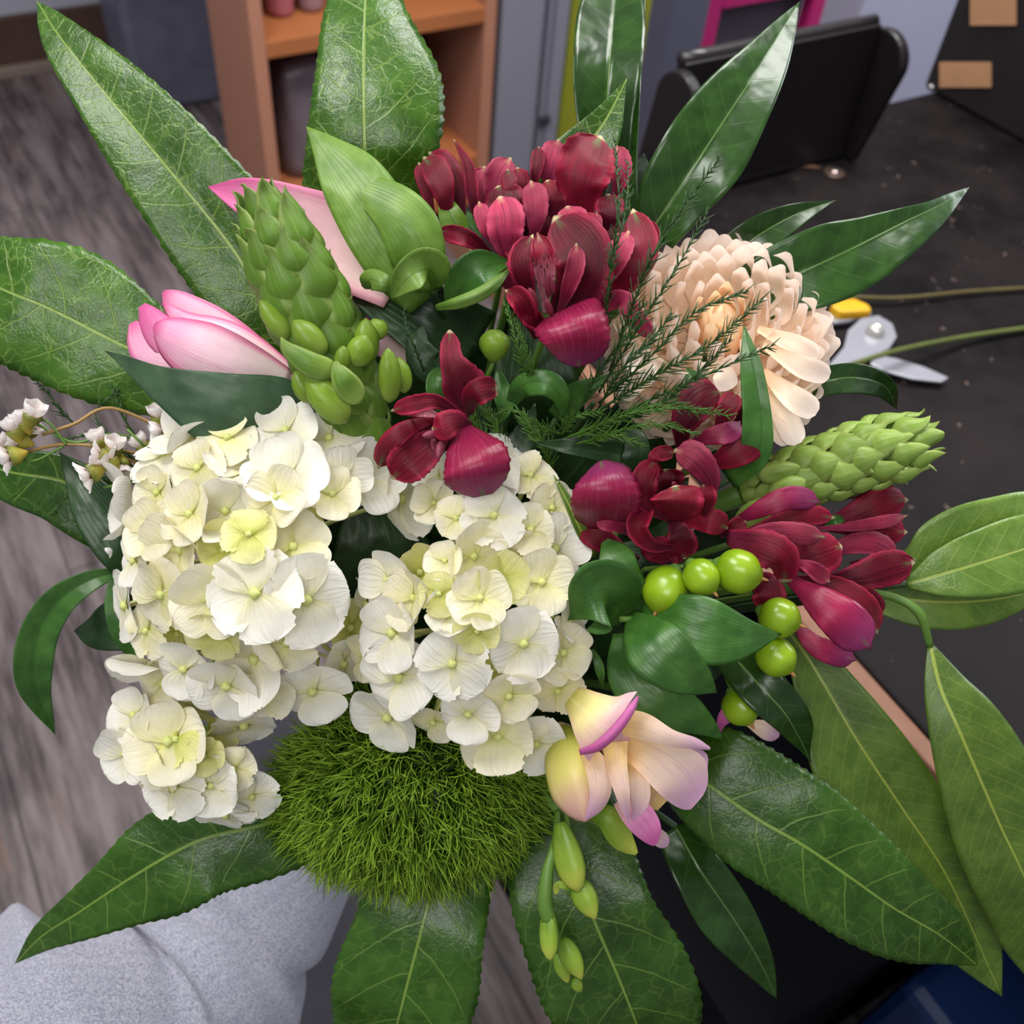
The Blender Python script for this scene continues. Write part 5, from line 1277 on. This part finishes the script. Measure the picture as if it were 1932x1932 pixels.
plathe('bud', (1058,1552,41.5),(1092,1682,40.6),28, M['fre_b'], t, prof=[(0,.4),(.2,.75),(.5,1),(.75,.9),(.92,.5),(1,.1)], ridges=3, ridge=.12)
plathe('bud', (1068,1600,41.8),(1086,1680,41),26, M['fre_b'], t, prof=BUDP, ridges=2, ridge=.1)
plathe('bud', (1088,1655,41.2),(1124,1735,40.6),24, M['fre_b'], t, prof=BUDP, ridges=3, ridge=.1)
plathe('bud', (1036,1728,41),(1038,1812,40.8),18, M['fre_b'], t, prof=[(0,.8),(.3,1),(.7,.9),(.9,.5),(1,.1)], ridges=3, ridge=.08)
plathe('bud', (1062,1770,42),(1098,1848,42),20, M['fre_b'], t, prof=BUDP, ridges=3, ridge=.08)
plathe('bud', (1050,1800,42.4),(1072,1855,42.6),14, M['fre_b'], t)
plathe('bud', (1082,1846,42.6),(1096,1872,42.8),11, M['fre_b'], t)
ptube('stem', [(1052,1530,43),(1048,1590,41.6),(1034,1640,41),(1028,1700,40.9),(1036,1735,41)], [6,8,10,14,16], M['stem'], t)
ptube('stem', [(1050,1580,41.8),(1062,1640,41.8),(1075,1690,41.8)], 5, M['stem'], t)
ptube('stem', [(1036,1735,41.4),(1055,1770,42),(1075,1840,42.6)], 5, M['stem'], t)
blade('bract', [(1084,1680,41),(1068,1672,40.8),(1052,1670,40.8),(1048,1688,41)], 7, M['fre_b'], t, prof='strap')
stem_to_bind(P(1052, 1530, .43), 'stem', t, .0016)
# ------------------------------------------------------------------ fern wisps
def wisp_geo(pts, nl, l0, seed, rp=1.6, dens=1.0):
    r = random.Random(seed)
    q = [P(p[0], p[1], p[2]*.01) for p in pts]
    c = catmull([tuple(p) for p in q], 40)
    V, F, uv = tube_geo(q, lambda u: .00055*(1-.6*u), 5, 16)
    V = list(V); F = list(F)
    px = .40/FPX
    for i in range(nl):
        u = .12+.88*i/nl
        k = u*39; a = int(k); b_ = min(39, a+1); p = Vector(c[a]*(1-(k-a))+c[b_]*(k-a))
        tdir = Vector(c[min(39, a+2)]-c[max(0, a-1)]).normalized()
        side = (-CF).cross(tdir).normalized()*(1 if i % 2 else -1)
        d = (tdir*r.uniform(.75, 1.1)+side*r.uniform(.25, .6)-CF*r.uniform(-.3, .3)).normalized()
        L = l0*px*r.uniform(.6, 1.2)*(1-.45*u)
        for s in range(1+(r.random() < .5)):
            d2 = (d+Vector((r.uniform(-.3, .3), r.uniform(-.3, .3), r.uniform(-.3, .3)))).normalized()
            vv, ff, _ = tube_geo([p, p+d2*L*.5, p+d2*L+tdir*L*.12], lambda uu: .00038*(1-.7*uu), 4, 4)
            k0 = len(V); V += list(vv); F += [tuple(x+k0 for x in f) for f in ff]
    return V, F
def fern(label, root, fronds, mat):
    t = thing('fern_sprig', P(*root), label, 'fern sprig')
    for i, (pts, nl, l0) in enumerate(fronds):
        V, F = wisp_geo(pts, nl, l0, i*7+len(pts))
        mkobj('frond', V, F, M[mat], t, V[0])
    stem_to_bind(P(*root), 'stem_dark', t, .0012)
fern('dark wispy fern sprig rising over the cream chrysanthemum', (1120,760,.43), [
  ([(1150,700,41),(1200,560,38.8),(1250,450,38.2),(1358,298,38.6)], 70, 42),
  ([(1150,560,40.5),(1160,450,38),(1168,380,37.8),(1160,260,38.4)], 34, 30),
  ([(1140,640,40.6),(1150,520,37.9),(1180,400,37.6),(1186,300,38.4)], 30, 28),
  ([(1130,740,41),(1210,610,38.6),(1280,500,38.2),(1335,400,38.6)], 40, 34),
  ([(1130,760,41),(1220,680,38.8),(1310,590,38.4),(1412,548,38.8)], 54, 36),
  ([(1120,780,41),(1250,700,38.8),(1340,650,38.4),(1440,562,38.8)], 64, 40),
  ([(1150,790,41),(1280,730,38.9),(1370,690,38.6),(1462,650,39)], 40, 34),
  ([(1130,770,41),(1170,700,39.2),(1230,640,38.8),(1270,590,39)], 40, 40),
  ([(1090,780,41),(1130,700,39.6),(1180,640,39),(1215,570,39)], 40, 40),
  ([(1160,800,41),(1250,760,39.4),(1320,700,39),(1380,640,39)], 44, 38)], 'fern')
fern('lighter wispy fern sprig spreading low at the centre, left of the crimson buds', (1120,850,.435), [
  ([(1060,830,41.5),(1160,790,39.8),(1260,760,39.4),(1320,780,39.8)], 54, 34),
  ([(1080,830,41.5),(1200,780,39.6),(1290,770,39.2),(1380,785,39.6)], 54, 30),
  ([(1080,840,41.5),(1180,810,39.6),(1240,800,39.4),(1320,820,39.8)], 44, 30),
  ([(1100,840,41.5),(1150,820,39.8),(1190,830,39.6),(1215,842,39.8)], 34, 26),
  ([(1060,820,41.5),(1010,800,40),(980,775,39.8),(940,778,40)], 30, 26),
  ([(1060,820,41.5),(1080,790,39.9),(1110,780,39.8),(1140,775,40)], 30, 26),
  ([(1010,730,41.5),(985,680,40),(970,630,39.6),(955,575,39.8)], 34, 24),
  ([(1020,740,41.6),(1000,690,40.2),(985,640,39.8),(968,600,39.9)], 34, 24),
  ([(960,900,43.5),(930,850,42.5),(900,800,42.3),(880,760,42.6)], 50, 40),
  ([(1000,900,43.5),(960,850,42.6),(930,800,42.3),(905,740,42.6)], 50, 40),
  ([(1040,900,43.5),(1030,850,42.4),(1000,810,42.3),(980,780,42.6)], 50, 40)], 'fern_pale')
fern('few stray needle twigs at the left edge by the waxflower', (300,900,.46), [
  ([(300,900,46),(220,840,44.6),(180,780,44.4),(226,735,44.6)], 30, 26),
  ([(300,890,46),(240,800,44.6),(215,740,44.4),(205,720,44.6)], 30, 26),
  ([(300,920,46),(180,900,44.4),(120,945,44.2),(92,982,44.6)], 20, 24),
  ([(310,940,45),(240,950,44),(220,905,43.8),(160,880,44)], 30, 30),
  ([(310,930,45),(250,880,44),(200,820,43.8),(120,830,44)], 30, 26),
  ([(140,800,45.4),(110,770,45),(90,740,45),(70,722,45.4)], 20, 22),
  ([(800,700,42),(780,650,40.8),(765,610,40.6),(762,570,41)], 14, 16),
  ], 'fern')

# ------------------------------------------------------------------ waxflower
t = thing('waxflower_sprig', P(330, 870, .45), 'waxflower sprig with tiny white blooms and yellow cups at the left edge', 'waxflower')
for pts, rr in [([(360,880,46),(230,850,44),(130,838,43.4),(60,850,43.6),(0,870,43.8)], 3.2), ([(350,860,46),(220,820,44),(140,835,43.4),(70,800,43.2),(30,790,43.4)], 3), ([(330,820,45),(210,770,43.8),(140,800,43.2),(80,820,43.2)], 3.4),
                ([(320,900,45),(250,870,43.4),(210,860,42.8),(190,850,42.8)], 3.2), ([(300,880,44.6),(270,840,43),(240,810,42.8)], 2.6), ([(320,850,45),(290,800,43.8),(300,780,43.4)], 2.6), ([(125,840,43.3),(95,800,43),(72,790,43)], 2.6), ([(290,900,44.6),(240,910,43),(195,920,42.6)], 2.6), ([(120,842,43.3),(60,870,43.3),(10,850,43.4)], 2.4)]:
    ptube('stem', pts, rr, M['waxstem'] if rr > 3 else M['stem'], t)
def waxf(x, y, d, tx, ty, s, openf):
    s *= 1.2; n_ = math.hypot(tx, ty); tx /= n_; ty /= n_
    tilt = -.6 if openf else -.2
    a = P(x-tx*s*1.1, y-ty*s*1.1, (d+.25)*.01); b = P(x, y, d*.01)
    ax = (b-a).normalized()
    V, F, uv = lathe_geo(a, b, s*.62*d*.01/FPX, prof=[(0,.12),(.3,.5),(.7,.95),(1,1)], ns=12, nu=8)
    c = mkobj('flower', V, F, M['waxcup'], t, a, uv, uv)
    e1 = ax.cross(CF).normalized(); e2 = ax.cross(e1); S_ = s*d*.01/FPX
    for k in range(5):
        an = 2*PI*k/5+.3; e = e1*math.cos(an)+e2*math.sin(an)
        o_ = (1.05 if openf else .42)
        blade3('petal', [b+e*S_*.45, b+e*S_*(.6+o_*.25)+ax*S_*.35, b+e*S_*(.55+o_*.55)+ax*S_*(.5 if openf else .85)], S_*.46, (ax-e*.2), M['wax'], c, prof='wide', n=8, nv=6, cup=.5)
    for k in range(6):
        an = 2*PI*k/6; e = e1*math.cos(an)+e2*math.sin(an)
        if openf: tube('stamen', [b+e*S_*.25, b+e*S_*.3+ax*S_*.35], S_*.04, M['browntip'], c, 4, 3)
for a in [(45,795,42.8,-.5,-1,22,0),(62,782,42.6,.4,-1,24,0),(28,810,42.8,-.4,-.9,24,0),(38,830,43.2,-1,-.4,22,0),(20,862,42.8,-1,.3,26,1),(170,895,42.2,-1,.5,26,1),(205,870,42.4,-.5,-.6,24,1),(188,862,42.4,-.9,-.2,24,1),(215,845,42.8,.2,-1,22,0),(185,830,43.2,-.4,-.9,20,0),
          (300,785,43.4,-.2,-1,22,0),(305,812,43.4,-.8,.1,22,0),(268,838,43.4,-.6,-.7,20,0),(330,830,43.4,-.5,-.8,20,0),(60,812,43.6,.5,-.6,18,0),(232,880,43,.1,1,18,0),(215,1035,44.2,-.8,.4,18,0),(8,840,43.4,-.7,-.7,20,0)]:
    waxf(*a)
stem_to_bind(P(350, 880, .46), 'stem', t, .0016)

# ------------------------------------------------------------------ the person holding the bouquet
def knit(name, c1, c2, c3):
    k = NT(name); u, v = k.uv('met')
    oc = k.objco()
    n = k.noise(oc, 1000., 3., .75); n2 = k.noise(k.mapv(oc, (1, 1, 1)), 28., 3.)
    wv = k.math('SINE', k.math('MULTIPLY', v, 2600.))
    c = k.mix(k.ss(n, .38, .62), lin(c1), lin(c2)); c = k.mix(k.math('MULTIPLY', k.ss(n2, .4, .7), .3), c, lin(c3))
    c = k.hsv(c, .5, 1., k.math('MULTIPLY_ADD', k.math('SINE', k.math('MULTIPLY', v, 700.)), .035, 1.))
    k.bump(k.math('ADD', n, k.math('MULTIPLY', n2, 1.5)), .0012)
    return k.fin(c, .85, .15, sheen=.2)
M['knit'] = knit('grey_marl_knit', (128,128,146), (196,196,208), (150,150,168))
M['knit2'] = knit('grey_marl_trousers', (46,44,52), (66,64,74), (54,52,62))
k = NT('skin'); n = k.noise(k.objco(), 30., 3.)
M['skin'] = k.fin(k.mix(n, lin((196,140,118)), lin((214,160,136))), .5, .35)
elbow = P(120, 2020, .62); wrist = P(640, 1560, .70); palm = P(740, 1400, .715)
pe = bpy.data.meshes.new('person')
sk = [elbow, elbow.lerp(wrist, .5), wrist, palm]
ax = (palm-wrist).normalized(); stemd = (BIND-P(800, 1230, .40)).normalized()
up = -CF; sd = ax.cross(up).normalized()
verts = list(sk); rad = [.042, .036, .026, .034]; edges = [(0,1), (1,2), (2,3)]
# four fingers curl around the stems below the bind, the thumb closes from the other side
G0 = BIND+CF*.045
def fin(base, pts, r0):
    i0 = len(verts); verts.append(base); rad.append(r0); edges.append((3, i0))
    for j, p in enumerate(pts):
        verts.append(p); rad.append(r0*(.95-.12*j)); edges.append((len(verts)-2, len(verts)-1))
r0 = (palm-G0); r0 = r0-CF*r0.dot(CF); r0.normalize(); q0 = CF.cross(r0).normalized()
for j, ln in enumerate((1., 1.06, 1., .82)):
    h = CF*(-.030+.021*j)
    base = G0+h+r0*.045+q0*.012
    fin(base, [G0+h+q0*.034*ln+r0*.020, G0+h+q0*.034-r0*.016*ln, G0+h+q0*.010-r0*.032*ln], .0085)
fin(G0-CF*.045+r0*.04-q0*.018, [G0-CF*.048-q0*.030+r0*.010, G0-CF*.046-q0*.026-r0*.018], .0105)
pe.from_pydata([v-elbow for v in verts], edges, [])
po = bpy.data.objects.new('person', pe); link(po, None, elbow); pe.materials.append(M['skin'])
tag(po, 'person in a grey marl sweater holding the bouquet, forearm at the lower left', 'person')
po.modifiers.new('skin', 'SKIN')
for i, v in enumerate(pe.skin_vertices[0].data): v.radius = (rad[i], rad[i]); v.use_root = (i == 0)
sb = po.modifiers.new('sub', 'SUBSURF'); sb.levels = 2; sb.render_levels = 2
def cloth_tube(name, path, radii, mat, parent, folds, seed, ns=72, n=80):
    r = random.Random(seed); c = catmull([tuple(p) for p in path], n); V = []; F = []; UV = []
    L = 0
    for i in range(n):
        tt_ = c[min(n-1, i+1)]-c[max(0, i-1)]; tt_ /= np.linalg.norm(tt_)
        a = np.cross(tt_, np.array(CF)); a /= np.linalg.norm(a); b = np.cross(tt_, a)
        u = i/(n-1); R_ = np.interp(u, np.linspace(0, 1, len(radii)), radii)
        if i: L += np.linalg.norm(c[i]-c[i-1])
        for k_ in range(ns):
            an = 2*PI*k_/ns; rr = R_
            for (fu, fw, fa, fp, fq) in folds:
                rr += fa*math.exp(-((u-fu-.09*math.sin(an+fp))/fw)**2)*(.6+.4*math.cos(an*fq+fp))
            V.append(c[i]+(a*math.cos(an)+b*math.sin(an))*rr); UV.append((L, rr*an))
    for i in range(n-1):
        for k_ in range(ns): F.append((i*ns+k_, i*ns+(k_+1) % ns, (i+1)*ns+(k_+1) % ns, (i+1)*ns+k_))
    return mkobj(name, V, F, mat, parent, V[0], UV, UV)
cloth_tube('sleeve', [P(-330,2180,.57), P(-60,2085,.59), P(190,1985,.61), P(370,1860,.65), P(585,1540,.705)], [.094,.088,.077,.060,.046], M['knit'], po,
    [(.34,.04,.016,.5,1),(.46,.03,-.016,1.2,1),(.56,.035,.020,2.0,1),(.65,.025,-.016,.3,1),(.73,.03,.016,1.0,1),(.82,.025,-.010,2.4,1),(.2,.05,.012,2.,1)], 3)
cloth_tube('trouser_leg', [P(470,1330,1.16), P(560,1650,1.12), P(640,2000,1.10), P(720,2400,1.1)], [.060,.085,.10,.11], M['knit2'], po,
    [(.2,.04,.008,.5,1),(.4,.05,-.008,1.2,1),(.7,.05,.01,2.,1)], 4)

# groups of repeats
for o in bpy.data.objects:
    if o.parent: continue
    n_ = o.name.split('.')[0]
    g_ = {'hydrangea': 'cream hydrangea heads', 'tulip': 'pink tulips left of the crimson flowers', 'alstroemeria': 'crimson alstroemeria stems', 'bud_spike': 'green bud spikes',
          'ruscus_sprig': 'ruscus sprigs', 'fern_sprig': 'wispy fern sprigs', 'freesia': 'pink freesias', 'glass_jar': 'glass jars on the bookshelf', 'twig': 'cut twigs on the table'}.get(n_)
    if g_: o['group'] = g_
